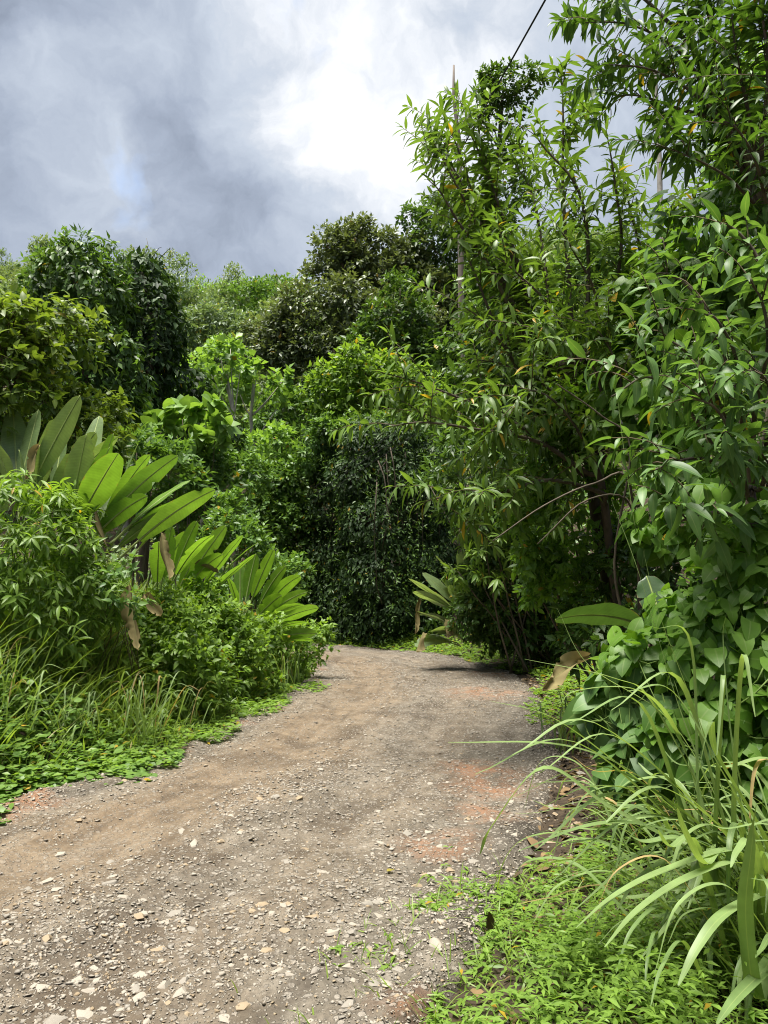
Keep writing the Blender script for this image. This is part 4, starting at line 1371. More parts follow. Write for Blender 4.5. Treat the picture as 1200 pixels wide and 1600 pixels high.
# big-leaved shrub at the right edge
paths = [
    [A(1150, 760, 4.6), A(1090, 660, 4.3), A(1020, 590, 4.1), A(955, 620, 4.0)],
    [A(1150, 700, 4.5), A(1110, 600, 4.3), A(1060, 540, 4.2), A(1020, 530, 4.2)],
    [A(1160, 660, 4.4), A(1150, 560, 4.2), A(1120, 500, 4.1), A(1100, 490, 4.1)],
    [A(1180, 640, 4.3), A(1200, 540, 4.1), A(1190, 470, 4.0), A(1170, 440, 4.0)],
    [A(1160, 760, 4.3), A(1110, 720, 4.0), A(1060, 720, 3.9), A(1010, 740, 3.8)],
    [A(1170, 780, 4.2), A(1150, 700, 3.9), A(1120, 640, 3.8), A(1080, 620, 3.8)],
    [A(1190, 760, 4.2), A(1210, 680, 4.0), A(1200, 600, 3.9), A(1170, 570, 3.8)],
    [A(1180, 820, 4.2), A(1130, 800, 4.0), A(1080, 810, 3.9), A(1040, 820, 3.9)],
    [A(1210, 560, 4.6), A(1190, 420, 4.6), A(1150, 360, 4.6), A(1120, 350, 4.6)],
    [A(1150, 620, 4.8), A(1100, 480, 4.9), A(1050, 430, 4.9), A(1010, 430, 4.9)],
]
branchy('big_leaved_shrub', 'shrub with large drooping veined leaves at the right edge', 'shrub', foot(1200, 5.0), A(1175, 760, 4.5), paths, 0.17, 'big', 'lance4', 260, 0.045, step=0.040, side_twigs=6.5, droop=0.35, sp=0.6, old=0.004)

# climbing vine over the right bank: heart-shaped leaves
def vine_sheet(name, label, spec, base, L, mat, tpl, dens, parts, back=0.5):
    C = clumps(spec, back)
    pl = Plant(name, label, 'vine', base)
    lv = drape(C, L, dens, fall=0.6, depth=0.5)
    lv['d'] += np.array([-0.25, -0.35, 0])
    lv['u'] += np.array([-0.3, -0.5, 0.3])
    pl.leaves(lv, tpl, mat, parts)
    ln = []
    for _ in range(26):
        a, b = C[rng.integers(len(C))], C[rng.integers(len(C))]
        if np.linalg.norm(a[:3] - b[:3]) < 2.0:
            s, e = a[:3] + rdir(1, (-0.5, -1.2, 0))[0] * a[3], b[:3] + rdir(1, (-0.5, -1.2, 0))[0] * b[3]
            ln.append(bez(s, (s + e) / 2 + np.array([-0.05, -0.15, -0.25]), e, 7))
    pl.tubes('stems', ln, 0.005, 0.004, 'stem')
    return pl


vine_sheet('climbing_vine', 'curtain of heart-shaped vine leaves climbing the right bank', [(1170, 860, 4.3, 60), (1120, 900, 4.3, 55), (1190, 940, 4.1, 60), (1130, 980, 4.1, 60), (1080, 960, 4.4, 45), (1190, 1030, 4.0, 65), (1110, 1060, 4.0, 60), (1240, 900, 4.2, 80), (1190, 1120, 3.9, 65), (1120, 1140, 3.9, 60), (1050, 1040, 4.3, 46), (1190, 1210, 3.8, 60), (1090, 1180, 4.0, 50), (1250, 1080, 3.8, 80)],
           foot(1200, 4.5), 0.095, 'vine', 'heart3', 26, 280)
vine_sheet('broad_leaved_vine', 'low vine with broad heart leaves in front of the dark hollow', [(1000, 1060, 4.5, 48), (960, 1080, 4.6, 40), (1040, 1100, 4.3, 46), (990, 1120, 4.4, 46), (1060, 1160, 4.2, 45), (1020, 1180, 4.2, 44), (940, 1110, 4.6, 28), (1000, 1220, 4.2, 40)],
           foot(1040, 4.9), 0.14, 'big', 'heart3', 26, 160)
vine_sheet('high_vine', 'leafy vine scrambling over the upper right bank', [(1150, 330, 6.8, 60), (1090, 360, 7.0, 60), (1190, 420, 6.3, 70), (1120, 440, 6.6, 60), (1060, 440, 7.0, 55), (1040, 520, 6.8, 55), (1000, 560, 7.0, 50), (1120, 540, 6.2, 60), (1190, 560, 5.8, 70), (1000, 470, 7.2, 45), (1180, 250, 7.0, 60), (1060, 620, 6.2, 55), (1000, 640, 6.6, 50), (1120, 660, 5.8, 55), (1190, 700, 5.4, 65), (1040, 720, 6.2, 50), (1230, 150, 7, 80), (1120, 780, 5.6, 50), (1060, 820, 6, 46), (1200, 800, 5.2, 60)],
           foot(1180, 7.4), 0.13, 'vine', 'heart3', 22, 260, back=0.7)

# bare arching stems across the dark hollow
pl = Plant('arching_stem_shrub', 'bare brown arching stems crossing the dark hollow on the right', 'shrub', foot(1010, 6.6))
for q in ([A(1005, 1010, 6.6), A(985, 760, 6.4), A(930, 755, 6.2), A(850, 790, 6.0), A(770, 845, 5.9)], [A(1000, 1010, 6.7), A(990, 800, 6.5), A(920, 780, 6.3), A(840, 850, 6.2)],
          [A(985, 1010, 6.6), A(960, 880, 6.5), A(985, 700, 6.4), A(940, 650, 6.4), A(870, 600, 6.3)]):
    pl.tube('stem', spline(np.array([pl.base - (0, 0, 0.1)] + q), 5), 0.016, 0.005, 'bark', 6)


# ------------------------------------------------------------------ paddle-leaved plants (heliconia)
def paddle_leaf(root, tip, width, bend, roll, stalk=0.24, seed=0, tears=0, fold=0.20):
    """one leaf: a stalk and an oblong blade that arches; returns blade V,T,tint?,rib and the stalk line"""
    r_ = np.random.default_rng(seed)
    root, tip = np.asarray(root, float), np.asarray(tip, float)
    ax = tip - root
    ln = np.linalg.norm(ax)
    mid = (root + tip) / 2 + np.array([0, 0, bend * ln])
    line = bez(root, mid, tip, 26)
    k0 = int(26 * stalk)
    B = line[k0:]
    n = len(B)
    tg = norm(np.gradient(B, axis=0))
    up = np.array([0, 0, 1.0])
    sx = norm(np.cross(tg, up))
    nz = np.cross(sx, tg)
    c, s = math.cos(roll), math.sin(roll)
    sx, nz = sx * c + nz * s, nz * c - sx * s
    t = np.linspace(0, 1, n)
    w = width * 0.5 * np.clip(np.sin(np.pi * np.clip(t * 0.94 + 0.035, 0, 1)) ** 0.55, 0.02, 1)
    w[-1] = 0.004
    V, rib = [], []
    for u in (-1, -0.5, 0, 0.5, 1):
        e = fold * abs(u) - 0.12 * u * u
        rip = 0.05 * np.sin(t * 15 + u * 2 + seed) * (abs(u) > 0.9)
        tear = np.where((abs(u) > 0.9) & (r_.random(n) < tears), 0.55, 1.0)
        V.append(B + sx * (u * w * tear)[:, None] + nz * ((e + rip) * w)[:, None])
        rib.append(np.full(n, abs(u)))
    V = np.stack(V, 1).reshape(-1, 3)
    rib = np.stack(rib, 1).ravel()
    T = []
    for i in range(n - 1):
        for k in range(4):
            a = i * 5 + k
            T += [(a, a + 1, a + 6), (a, a + 6, a + 5)]
    vein = np.stack([t * 130 * ln + abs(u) * 9 for u in (-1, -0.5, 0, 0.5, 1)], 1).ravel()
    return V, np.array(T), rib, vein, line


def heliconia(label, base, leaves, mat, group=None, name='paddle_leaved_plant', dead=()):
    pl = Plant(name, label, 'plant', base, group)
    for i, (rx, tipx, w, bend, roll, tint, mt) in enumerate(leaves):
        V, T, rib, vein, line = paddle_leaf(rx, tipx, w, bend, roll, seed=i * 7 + len(leaves), tears=0.03)
        o = link('leaf', mesh_np('leaf', V - pl.base, T, {'tint': np.full(len(V), tint), 'rib': rib, 'vein': vein}), M[mt or mat], pl.o)
        V, T = tube_mesh(line - pl.base, 0.014, 0.004, 6)
        link('midrib', mesh_np('midrib', V, T), M['rib'], o)
    for i, (rx, tipx, w) in enumerate(dead):
        V, T, rib, vein, line = paddle_leaf(rx, tipx, w * 0.75, 0.06, 1.0 + i, 0.08, seed=50 + i, tears=0.10, fold=1.1)
        kk = np.arange(len(V))[:, None] // 5
        V = V + np.sin(kk * 0.30 + rib[:, None] * 2 + np.array([[0, 2, 4]])) * 0.16 * w * rib[:, None]
        o = link('dead_leaf', mesh_np('dead_leaf', V - pl.base, T, {'tint': np.full(len(V), rng.uniform(0.3, 0.8)), 'rib': rib, 'vein': vein * 0.4}), M['dead'], pl.o)
    return pl


def px_leaves(Y, rows, rootpx):
    out = []
    for (tx, ty, dY, w, bend, roll, tint, mt, rx, ry) in rows:
        out.append((at(rx, ry, Y), at(tx, ty, Y + dY), w, bend, roll, tint, mt))
    return out


Y = 8.3
rows = [  # tip px, tip py, depth offset, width, bend, roll, tint, mat, root px, root py
    (125, 618, -0.2, 0.25, 0.05, 1.1, 0.5, 'heli_blue', 30, 800),
    (185, 708, -0.5, 0.35, 0.05, 0.5, 0.75, 'heli', 110, 840),
    (150, 675, 0.1, 0.25, 0.06, 1.0, 0.4, 'heli_blue', 60, 810),
    (185, 682, 0.4, 0.22, 0.08, 0.8, 0.5, 'heli_blue', 70, 800),
    (85, 655, 0.0, 0.31, 0.04, 0.2, 0.35, 'heli_blue', 55, 800),
    (278, 712, 0.0, 0.25, 0.10, 0.9, 0.5, 'heli', 130, 850),
    (215, 695, 0.3, 0.31, 0.05, 0.4, 0.3, 'heli_blue', 160, 840),
    (230, 775, -0.4, 0.22, 0.14, 1.0, 0.5, 'heli', 130, 860),
    (336, 765, -0.1, 0.25, 0.12, 0.9, 0.85, 'heli', 180, 880),
    (-10, 690, -0.1, 0.31, 0.08, -0.6, 0.5, 'heli_blue', 40, 820),
    (20, 640, 0.5, 0.31, 0.05, 0.3, 0.4, 'heli_blue', 30, 820),
    (-40, 720, -0.3, 0.31, 0.10, -0.8, 0.5, 'heli_blue', 20, 830),
    (110, 720, 0.5, 0.32, 0.05, -0.3, 0.4, 'heli_blue', 90, 850),
    (60, 640, 0.3, 0.29, 0.05, 0.2, 0.6, 'heli_blue', 20, 810),
    (105, 640, 0.6, 0.27, 0.05, 0.7, 0.4, 'heli_blue', 75, 830),
    (250, 735, 0.7, 0.27, 0.10, 0.2, 0.4, 'heli_blue', 170, 860),
    (300, 790, 0.4, 0.24, 0.16, 0.3, 0.7, 'heli', 190, 890),
    (200, 740, 0.8, 0.29, 0.06, 0.1, 0.5, 'heli_blue', 140, 860),
    (155, 650, 0.9, 0.29, 0.06, 0.3, 0.5, 'heli_blue', 110, 830),
    (265, 800, 0.5, 0.22, 0.12, 0.8, 0.6, 'heli', 160, 880),
]
hr = random.Random(21)
for k in range(12):
    tx = hr.uniform(-20, 300)
    rows.append((tx, 650 + 0.28 * max(tx, 0) + hr.uniform(-25, 60), hr.uniform(-0.3, 1.2), hr.uniform(0.22, 0.31), hr.uniform(0.02, 0.14), hr.uniform(-0.5, 0.9), hr.uniform(0.3, 0.9), 'heli_blue' if tx < 170 else 'heli', 40 + 0.45 * tx, 850))
lv = px_leaves(Y, rows, None)
heliconia('large paddle-leaved plant with blue-green leaves, nearest on the left bank', foot(90, 8.5), lv, 'heli',
          dead=[(A(62, 690, 8.1), A(40, 750, 8.0), 0.12), (A(250, 826, 8.1), A(264, 905, 8.0), 0.15), (A(200, 905, 7.8), A(215, 1015, 7.7), 0.20), (A(150, 795, 8.0), A(168, 855, 7.9), 0.12), (A(222, 925, 7.8), A(250, 962, 7.8), 0.16)])
rows = []
hr = random.Random(9)
for i, (tx, ty, rx, ry, tint) in enumerate([(353, 821, 280, 930, .9), (333, 836, 260, 930, .75), (380, 836, 300, 940, .8), (403, 848, 310, 950, .95), (308, 814, 265, 920, .6), (293, 831, 240, 920, .7), (348, 866, 270, 950, .93),
                                            (400, 866, 300, 960, .9), (268, 821, 250, 930, .6), (373, 886, 290, 960, .7), (248, 846, 245, 940, .6), (318, 856, 270, 940, .8)]):
    rows.append((tx, ty, hr.uniform(-0.7, 0.6), hr.uniform(0.19, 0.29), hr.uniform(0.04, 0.22), hr.uniform(-0.2, 1.2), tint, None, rx, ry))
heliconia('bright lime paddle-leaved clump, second along the left bank', foot(285, 10.7), px_leaves(10.5, rows, None), 'heli', dead=[(A(300, 880, 10.2), A(340, 895, 10.0), 0.14)])
rows = []
for i, (tx, ty, rx, ry, tint) in enumerate([(428, 858, 385, 960, .7), (447, 884, 395, 970, .75), (450, 905, 395, 975, .9), (480, 925, 400, 980, .8), (475, 945, 400, 985, .85), (485, 975, 410, 1000, .8), (498, 950, 410, 985, .85), (470, 900, 400, 975, .9), (495, 990, 415, 1005, .8), (400, 865, 380, 960, .6), (375, 880, 375, 965, .6), (488, 1000, 415, 1010, .75), (440, 930, 390, 980, .95), (355, 900, 375, 970, .7)]):
    rows.append((tx, ty, hr.uniform(-0.7, 0.6), hr.uniform(0.19, 0.28), hr.uniform(0.08, 0.24), hr.uniform(0.1, 1.3), tint, None, rx, ry))
heliconia('arching paddle-leaved clump leaning towards the road, farthest on the left bank', foot(400, 12.3), px_leaves(11.9, rows, None), 'heli')
rows = []
for i, (tx, ty, rx, ry) in enumerate([(680, 868, 735, 960), (660, 895, 730, 960), (645, 925, 725, 965), (690, 905, 730, 960), (655, 960, 720, 985), (700, 880, 740, 950), (675, 985, 725, 1000), (760, 890, 740, 960), (715, 865, 740, 950), (648, 1010, 715, 1005)]):
    rows.append((tx, ty, hr.uniform(-0.9, 0.3), hr.uniform(0.30, 0.42), hr.uniform(0.04, 0.22), hr.uniform(-0.5, 0.6), hr.uniform(.6, .95), 'heli_blue', rx, ry))
    rows.append((tx + hr.uniform(-15, 45), ty + hr.uniform(-25, 20), hr.uniform(-1.2, 0.2), hr.uniform(0.26, 0.38), hr.uniform(0.04, 0.2), hr.uniform(-0.6, 0.6), hr.uniform(.6, .95), 'heli_blue', rx + 5, ry + 5))
heliconia('grey-green paddle-leaved clump at the right side of the bend', foot(728, 14.8), px_leaves(14.5, rows, None), 'heli',
          dead=[(A(655, 930, 14.2), A(648, 990, 14), 0.14), (A(695, 965, 14), A(698, 995, 13.9), 0.25), (A(662, 985, 14), A(650, 1018, 13.9), 0.25)])
Y = 5.3
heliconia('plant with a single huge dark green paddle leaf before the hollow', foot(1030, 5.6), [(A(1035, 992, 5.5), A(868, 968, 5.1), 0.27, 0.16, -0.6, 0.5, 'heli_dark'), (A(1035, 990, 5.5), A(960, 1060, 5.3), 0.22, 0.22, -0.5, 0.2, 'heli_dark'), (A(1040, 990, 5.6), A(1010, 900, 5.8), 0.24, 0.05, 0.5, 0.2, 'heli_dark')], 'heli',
          dead=[(A(925, 1020, 5.0), A(845, 1078, 4.9), 0.14), (A(945, 1030, 5.1), A(900, 1120, 5.0), 0.12)])

# ------------------------------------------------------------------ left bank shrubs and weeds
C = clumps([(20, 790, 7.4, 60), (80, 800, 7.5, 50), (-40, 850, 7.3, 70), (40, 860, 7.3, 56), (110, 850, 7.5, 44), (60, 920, 7.3, 52), (0, 930, 7.2, 60), (120, 900, 7.6, 40), (150, 930, 7.7, 34), (-60, 950, 7.2, 70), (20, 1000, 7.3, 50), (90, 985, 7.4, 44), (-40, 1040, 7.2, 60)], 0.9)
pl = Plant('weedy_shrub', 'weedy shrub with drooping light leaves under the big paddle leaves', 'shrub', foot(40, 8.0))
lines = []
pl.leaves(crown(C, 0.14, dens=34, per=8, droop=0.25, hang=0.5, lines=lines, keep_lines=12), 'lance3', 'bright', parts=180)
pl.tubes('stems', lines, 0.006, 0.003, 'stem')
for c in C[::3]:
    pl.tube('stem', wob(bez(pl.base + rng.normal(size=3) * (0.3, 0.2, 0), (pl.base + c[:3]) / 2, c[:3], 6), 0.02), 0.014, 0.006, 'stem', 5)
C = clumps([(175, 900, 7.0, 30), (190, 940, 7.0, 28), (165, 960, 8.4, 30)], 0.7)
pl = Plant('brambly_shrub', 'tangle of dry stems beside the hanging dead leaf', 'shrub', foot(180, 8.2))
pl.tubes('dry_stems', [wob(bez(pl.base + rng.normal(size=3) * (0.25, 0.2, 0), A(rng.uniform(150, 215), 960, 7.9), A(rng.uniform(140, 225), rng.uniform(900, 960), 7.9 + rng.normal() * 0.2), 6), 0.015) for _ in range(14)], 0.006, 0.003)
pl.leaves(crown(C, 0.09, dens=14, per=7), 'ovate2', 'mid')
mounds = [
    ('low leafy weed mound beside the dead hanging leaf on the left', [(255, 956, 8.8, 42), (290, 986, 8.7, 46), (240, 1001, 8.6, 40), (285, 1020, 8.5, 44), (250, 1040, 8.4, 40), (300, 1070, 8.6, 42), (230, 1080, 8.3, 40), (270, 1100, 8.4, 36)], 260, 9.1),
    ('bright leafy weed mound in the middle of the left verge', [(330, 966, 10.0, 42), (365, 986, 10.2, 42), (330, 1016, 9.9, 46), (375, 1015, 10.2, 44), (340, 1050, 9.8, 42), (310, 936, 10.2, 34), (370, 1070, 10.1, 36), (330, 1095, 9.6, 34)], 340, 10.5),
    ('leafy weed mound at the tip of the left verge by the bend', [(420, 1001, 12.0, 38), (455, 1010, 12.4, 34), (420, 1030, 11.9, 38), (455, 1050, 12.4, 34), (475, 1025, 12.8, 26), (395, 1060, 11.6, 34), (430, 976, 12.4, 30), (430, 1075, 11.8, 26), (465, 1075, 12.8, 22)], 425, 12.9)]
for lb, sp, fx, fy in mounds:
    C = clumps(sp, 0.8)
    pl = Plant('weed_mound', lb, 'weeds', foot(fx, fy), 'weed mounds on the left verge')
    pl.leaves(crown(C, 0.095, dens=34, per=8, hang=0.15, up=1.0), 'ovate2', 'weed', parts=60)
    lines = [wob(bez(pl.base + rng.normal(size=3) * (0.3, 0.2, 0), (pl.base + c[:3]) / 2, c[:3] + rng.normal(size=3) * c[3] * 0.3, 5), 0.01) for c in C for _ in range(3)]
    pl.tubes('stems', lines, 0.005, 0.003, 'stem')


# ------------------------------------------------------------------ grasses and ground cover
def blades(p, d0, ln, wid, bend, n=5):
    """arched ribbons: start p, start direction d0, length, width, how far gravity bends them"""
    N = len(p)
    t = np.linspace(0, 1, n + 1)
    d0 = norm(d0)
    side = norm(np.cross(d0, np.array([0.0, 0, 1.0])) + rng.normal(size=(N, 3)) * 0.25)
    hz = d0 * np.array([1, 1, 0])
    hz = norm(hz + 1e-6)
    c = p[:, None] + d0[:, None] * (ln[:, None] * t)[..., None] + (np.array([0, 0, -1.0]) * 0.9 + hz[:, None] * 0.35) * (bend * ln)[:, None, None] * (t ** 2.2)[None, :, None]
    w = (wid[:, None] * 0.5 * np.clip(1.05 * np.sin(np.pi * (0.18 + 0.82 * t)) ** 0.7, 0.03, 1)[None])
    nrm = norm(np.cross(side[:, None], np.gradient(c, axis=1)))
    return c, side, w, nrm


def blade_mesh(name, p, d0, ln, wid, bend, tint, base, n=5):
    c, side, w, nrm = blades(p, d0, ln, wid, bend, n)
    N = len(p)
    V = np.stack([c - side[:, None] * w[..., None], c + side[:, None] * w[..., None]], 2) - base
    k = 2 * (n + 1)
    T = []
    for i in range(n):
        a = 2 * i
        T += [(a, a + 1, a + 3), (a, a + 3, a + 2)]
    T = np.array(T)
    TT_ = (T[None] + (np.arange(N) * k)[:, None, None]).reshape(-1, 3)
    return mesh_np(name, V, TT_, {'tint': np.repeat(tint, k), 'rib': np.ones(N * k)})


def verge_pts(n, x0, x1, y0, y1, side, d0, d1, fade=0.3):
    xs, ys = rng.uniform(x0, x1, n), rng.uniform(y0, y1, n)
    d, s = road_dist(xs, ys)
    dj = d + 0.55 * fbm(xs * 1.6, ys * 1.6, 3)
    ok = (s == side) & (dj > d0) & (dj < d1)
    return xs[ok], ys[ok], d[ok]


# left verge grass
xs, ys, d = verge_pts(120000, -7, 1, 2.5, 17, -1, 0.05, 3.2)
keep = rng.random(len(xs)) < np.clip(0.45 + 0.9 * (fbm(xs * 0.9 + 7, ys * 0.9, 3) + 0.25), 0.12, 1)
xs, ys, d = xs[keep], ys[keep], d[keep]
N = len(xs)
h = (0.10 + 0.55 * ss(0.0, 1.5, d)) * rng.uniform(0.5, 1.3, N)
p = np.stack([xs, ys, gz(xs, ys) - 0.01], 1)
d0 = rdir(N) * np.array([0.8, 0.8, 0]) + np.array([0, 0, 1])
tint = np.clip(rng.normal(0.5, 0.2, N), 0, 0.93)
tint[rng.random(N) < 0.05] = 1.0
g = link('verge_grass', blade_mesh('verge_grass', p, d0, h * 1.3, 0.012 * rng.uniform(0.6, 1.5, N), rng.uniform(0.1, 0.5, N), tint, np.zeros(3), 4), M['grass'])
tag(g, 'tangled green grass covering the left verge', 'grass', kind='stuff')


def herb_leaves(xs, ys, h, L, per=7, flat=0.5):
    n = len(xs)
    lean = rdir(n) * np.array([0.3, 0.3, 0]) + np.array([0, 0, 1])
    s = rng.random((n, per)) ** 0.7
    base = np.stack([xs, ys, np.maximum(gz(xs, ys), 0.0)], 1)
    q = base[:, None] + lean[:, None] * (h[:, None] * s)[..., None]
    ph = np.arange(per)[None] * 2.4 + rng.random((n, 1)) * 6.28
    dd = np.stack([np.cos(ph), np.sin(ph), np.full_like(ph, 0.35) - 0.4 * (1 - s)], -1)
    lu = np.array([0, 0, 1.0]) + rng.normal(size=(n, per, 3)) * 0.3
    c = np.clip(0.2 + 0.5 * s + rng.normal(size=(n, per)) * 0.15, 0, 0.93)
    c[rng.random((n, per)) < 0.01] = 1.0
    sz = L * rng.uniform(0.6, 1.25, (n, per)) * np.repeat((0.7 + 0.6 * rng.random(n))[:, None], per, 1)
    return dict(p=q.reshape(-1, 3), d=dd.reshape(-1, 3), u=lu.reshape(-1, 3), s=sz.ravel(), c=c.ravel())


xs, ys, d = verge_pts(17000, -6, 1, 3.2, 17, -1, -0.10, 3.0)
lv = herb_leaves(xs, ys, (0.10 + 0.30 * ss(0.2, 1.8, d)) * rng.uniform(0.5, 1.3, len(xs)), 0.07)
g = link('verge_herbs', leaves_mesh('verge_herbs', 'ovate1', lv, np.zeros(3)), M['weed'])
tag(g, 'small-leaved herbs growing through the left verge grass', 'herbs', kind='stuff')
# round-leaved creeper at the near left corner
xs, ys, d = verge_pts(3800, -4.5, -1.2, 3.2, 7.2, -1, -0.18, 1.1)
kp = rng.random(len(xs)) < np.clip(0.55 + 1.1 * fbm(xs * 1.8 + 2, ys * 1.8, 3), 0.06, 1)
xs, ys, d = xs[kp], ys[kp], d[kp]
lv = herb_leaves(xs, ys, (0.05 + 0.22 * ss(0, 0.8, d)) * rng.uniform(0.3, 1.5, len(xs)), 0.062, per=5)
lv['u'] += np.array([0, -0.25, 0.4])
cr = Plant('round_leaved_creeper', 'round-leaved creeper spilling onto the road edge at lower left', 'creeper', (-2.9, 5.2))
cr.leaves(lv, 'round3', 'creeper', parts=260)

# right verge: short herbs with pointed leaves, thin grass
xs, ys, d = verge_pts(60000, -0.6, 4.4, 1.4, 8.5, 1, -0.62, 2.0)
edge = rng.random(len(xs)) < np.where(ys < 4.7, np.clip(0.03 + ss(-0.52, -0.14, d), 0, 1), np.clip(0.04 + ss(0.25, 0.6, d), 0, 1))
xs, ys, d = xs[edge], ys[edge], d[edge]
ok = (ys < 4.1 + 0.25 * rng.normal(size=len(ys)) - 0.35 * np.clip(1.0 - xs, 0, 1)) | (d > 0.42)
xs, ys, d = xs[ok], ys[ok], d[ok]
pk = rng.random(len(xs)) < np.clip(0.34 + 0.9 * (fbm(xs * 2.2, ys * 2.2, 3) + 0.15), 0.08, 0.9) * np.where(ys < 4.6, 1.0, 0.5)
lv = herb_leaves(xs[pk], ys[pk], (0.03 + 0.16 * ss(0.0, 0.8, d[pk])) * rng.uniform(0.3, 1.5, pk.sum()), 0.048, per=7)
g = link('verge_weeds', leaves_mesh('verge_weeds', 'lance1', lv, np.zeros(3)), M['weed'])
tag(g, 'low light green weeds with pointed leaves covering the right verge', 'weeds', kind='stuff')
pk = rng.random(len(xs)) < 0.30
xs, ys, d = xs[pk], ys[pk], d[pk]
N = len(xs)
p = np.stack([xs, ys, np.maximum(gz(xs, ys), 0.0) - 0.01], 1)
g = link('short_grass', blade_mesh('short_grass', p, rdir(N) * np.array([0.7, 0.7, 0]) + np.array([0, 0, 1]), rng.uniform(0.05, 0.22, N), 0.006 * rng.uniform(0.6, 1.5, N), rng.uniform(0.2, 0.9, N), np.clip(rng.normal(0.5, 0.2, N), 0, 0.97), np.zeros(3), 4), M['grass'])
tag(g, 'thin short grass among the right verge weeds', 'grass', kind='stuff')
# herbs along the far bend and the right road edge beyond the grass clump
xs, ys, d = verge_pts(40000, -9, 5, 8.5, 24, 1, 0.05, 1.6)
pk = rng.random(len(xs)) < 0.8
lv = herb_leaves(xs[pk], ys[pk], (0.05 + 0.20 * ss(0, 1.2, d[pk])) * rng.uniform(0.5, 1.3, pk.sum()), 0.08, per=4)
g = link('bend_weeds', leaves_mesh('bend_weeds', 'dia', lv, np.zeros(3)), M['weed'])
tag(g, 'low green weeds along the outer edge of the bend', 'weeds', kind='stuff')

# shaded undergrowth on both banks, so that the soil hardly shows
xs, ys = rng.uniform(-16, 16, 60000), rng.uniform(2.5, 40, 60000)
d, s = road_dist(xs, ys)
ok = (d > np.where(s > 0, 1.3, 1.9) + 0.5 * fbm(xs, ys, 2)) & (np.abs(xs) < 0.75 * ys + 2)
xs, ys = xs[ok], ys[ok]
N = len(xs)
hh = 0.25 + 0.9 * np.clip(fbm(xs * 0.5, ys * 0.5, 3) + 0.4, 0, 1.2)
p = np.stack([xs, ys, gz(xs, ys) + hh * rng.random(N)], 1)
und = dict(p=p, d=rdir(N, (0, -0.2, -0.1)), u=rdir(N, (0, -0.3, 1.2)), s=(0.10 + 0.006 * ys) * rng.uniform(0.7, 1.4, N), c=np.clip(rng.normal(0.4, 0.2, N), 0, 0.93))
g = link('undergrowth', leaves_mesh('undergrowth', 'dia', und, np.zeros(3)), M['mid'])
tag(g, 'shaded leafy undergrowth covering the banks', 'undergrowth', kind='stuff')


# dry leaf litter on the spoil and under the right-hand plants
xs, ys = rng.uniform(0, 4.2, 5200), rng.uniform(2.4, 13, 5200)
d, s_ = road_dist(xs, ys)
ok = (s_ > 0) & (d > 0.02) & (d < 1.5)
xs, ys = xs[ok], ys[ok]
N = len(xs)
lit = dict(p=np.stack([xs, ys, np.maximum(gz(xs, ys), -0.05) + 0.015], 1), d=rdir(N) * np.array([1, 1, 0.25]), u=rdir(N, (0, 0, 1.6)), s=rng.uniform(0.03, 0.11, N), c=rng.random(N) * 0.9)
g = link('leaf_litter', leaves_mesh('leaf_litter', 'ovate2', lit, np.zeros(3)), M['litter'])
tag(g, 'brown dry leaf litter along the right road edge', 'litter', kind='stuff')

X, Y = ground_hit(604, 1364)
fl = leaf_variant('ovate3', 'yellowgreen', 0.99)
o = link('fallen_leaf', fl, None)
dd = np.hypot(CLS[:, 0] - X, CLS[:, 1] - Y)
kk = dd.argmin()
tv = (CLT[kk, 1] * (X - CLS[kk, 0]) - CLT[kk, 0] * (Y - CLS[kk, 1])) / HALF
o.location = (X, Y, float(road_z(np.array(X), np.array(Y), np.array(tv))) + 0.012)
o.rotation_euler = (0.15, 0.1, -0.9)
o.scale = (0.06, 0.06, 0.06)
tag(o, 'small yellow fallen leaf lying on the gravel near the right verge', 'leaf')

# ---- tall grass clumps: every blade of the near one a part
def tall_blade(pl, pts, width, tint, name='blade'):
    P_ = spline(np.asarray(pts, float), 7)
    n = len(P_)
    tg = norm(np.gradient(P_, axis=0))
    sx = norm(np.cross(tg, np.array([[0, 0, 1.0]])) + rng.normal(size=3) * 0.15)
    nz = np.cross(sx, tg)
    t = np.linspace(0, 1, n)
    w = width * 0.5 * np.clip(np.sin(np.pi * (0.10 + 0.89 * t)) ** 0.6, 0.03, 1)
    V = np.stack([P_ - sx * w[:, None] + nz * 0.25 * w[:, None], P_, P_ + sx * w[:, None] + nz * 0.25 * w[:, None]], 1).reshape(-1, 3) - pl.base
    T = []
    for i in range(n - 1):
        for k in range(2):
            a = 3 * i + k
            T += [(a, a + 1, a + 4), (a, a + 4, a + 3)]
    rib = np.tile([1.0, 0.0, 1.0], n)
    return link(name, mesh_np(name, V, np.array(T), {'tint': np.full(len(V), tint), 'rib': rib}), M['tallgrass'], pl.o)


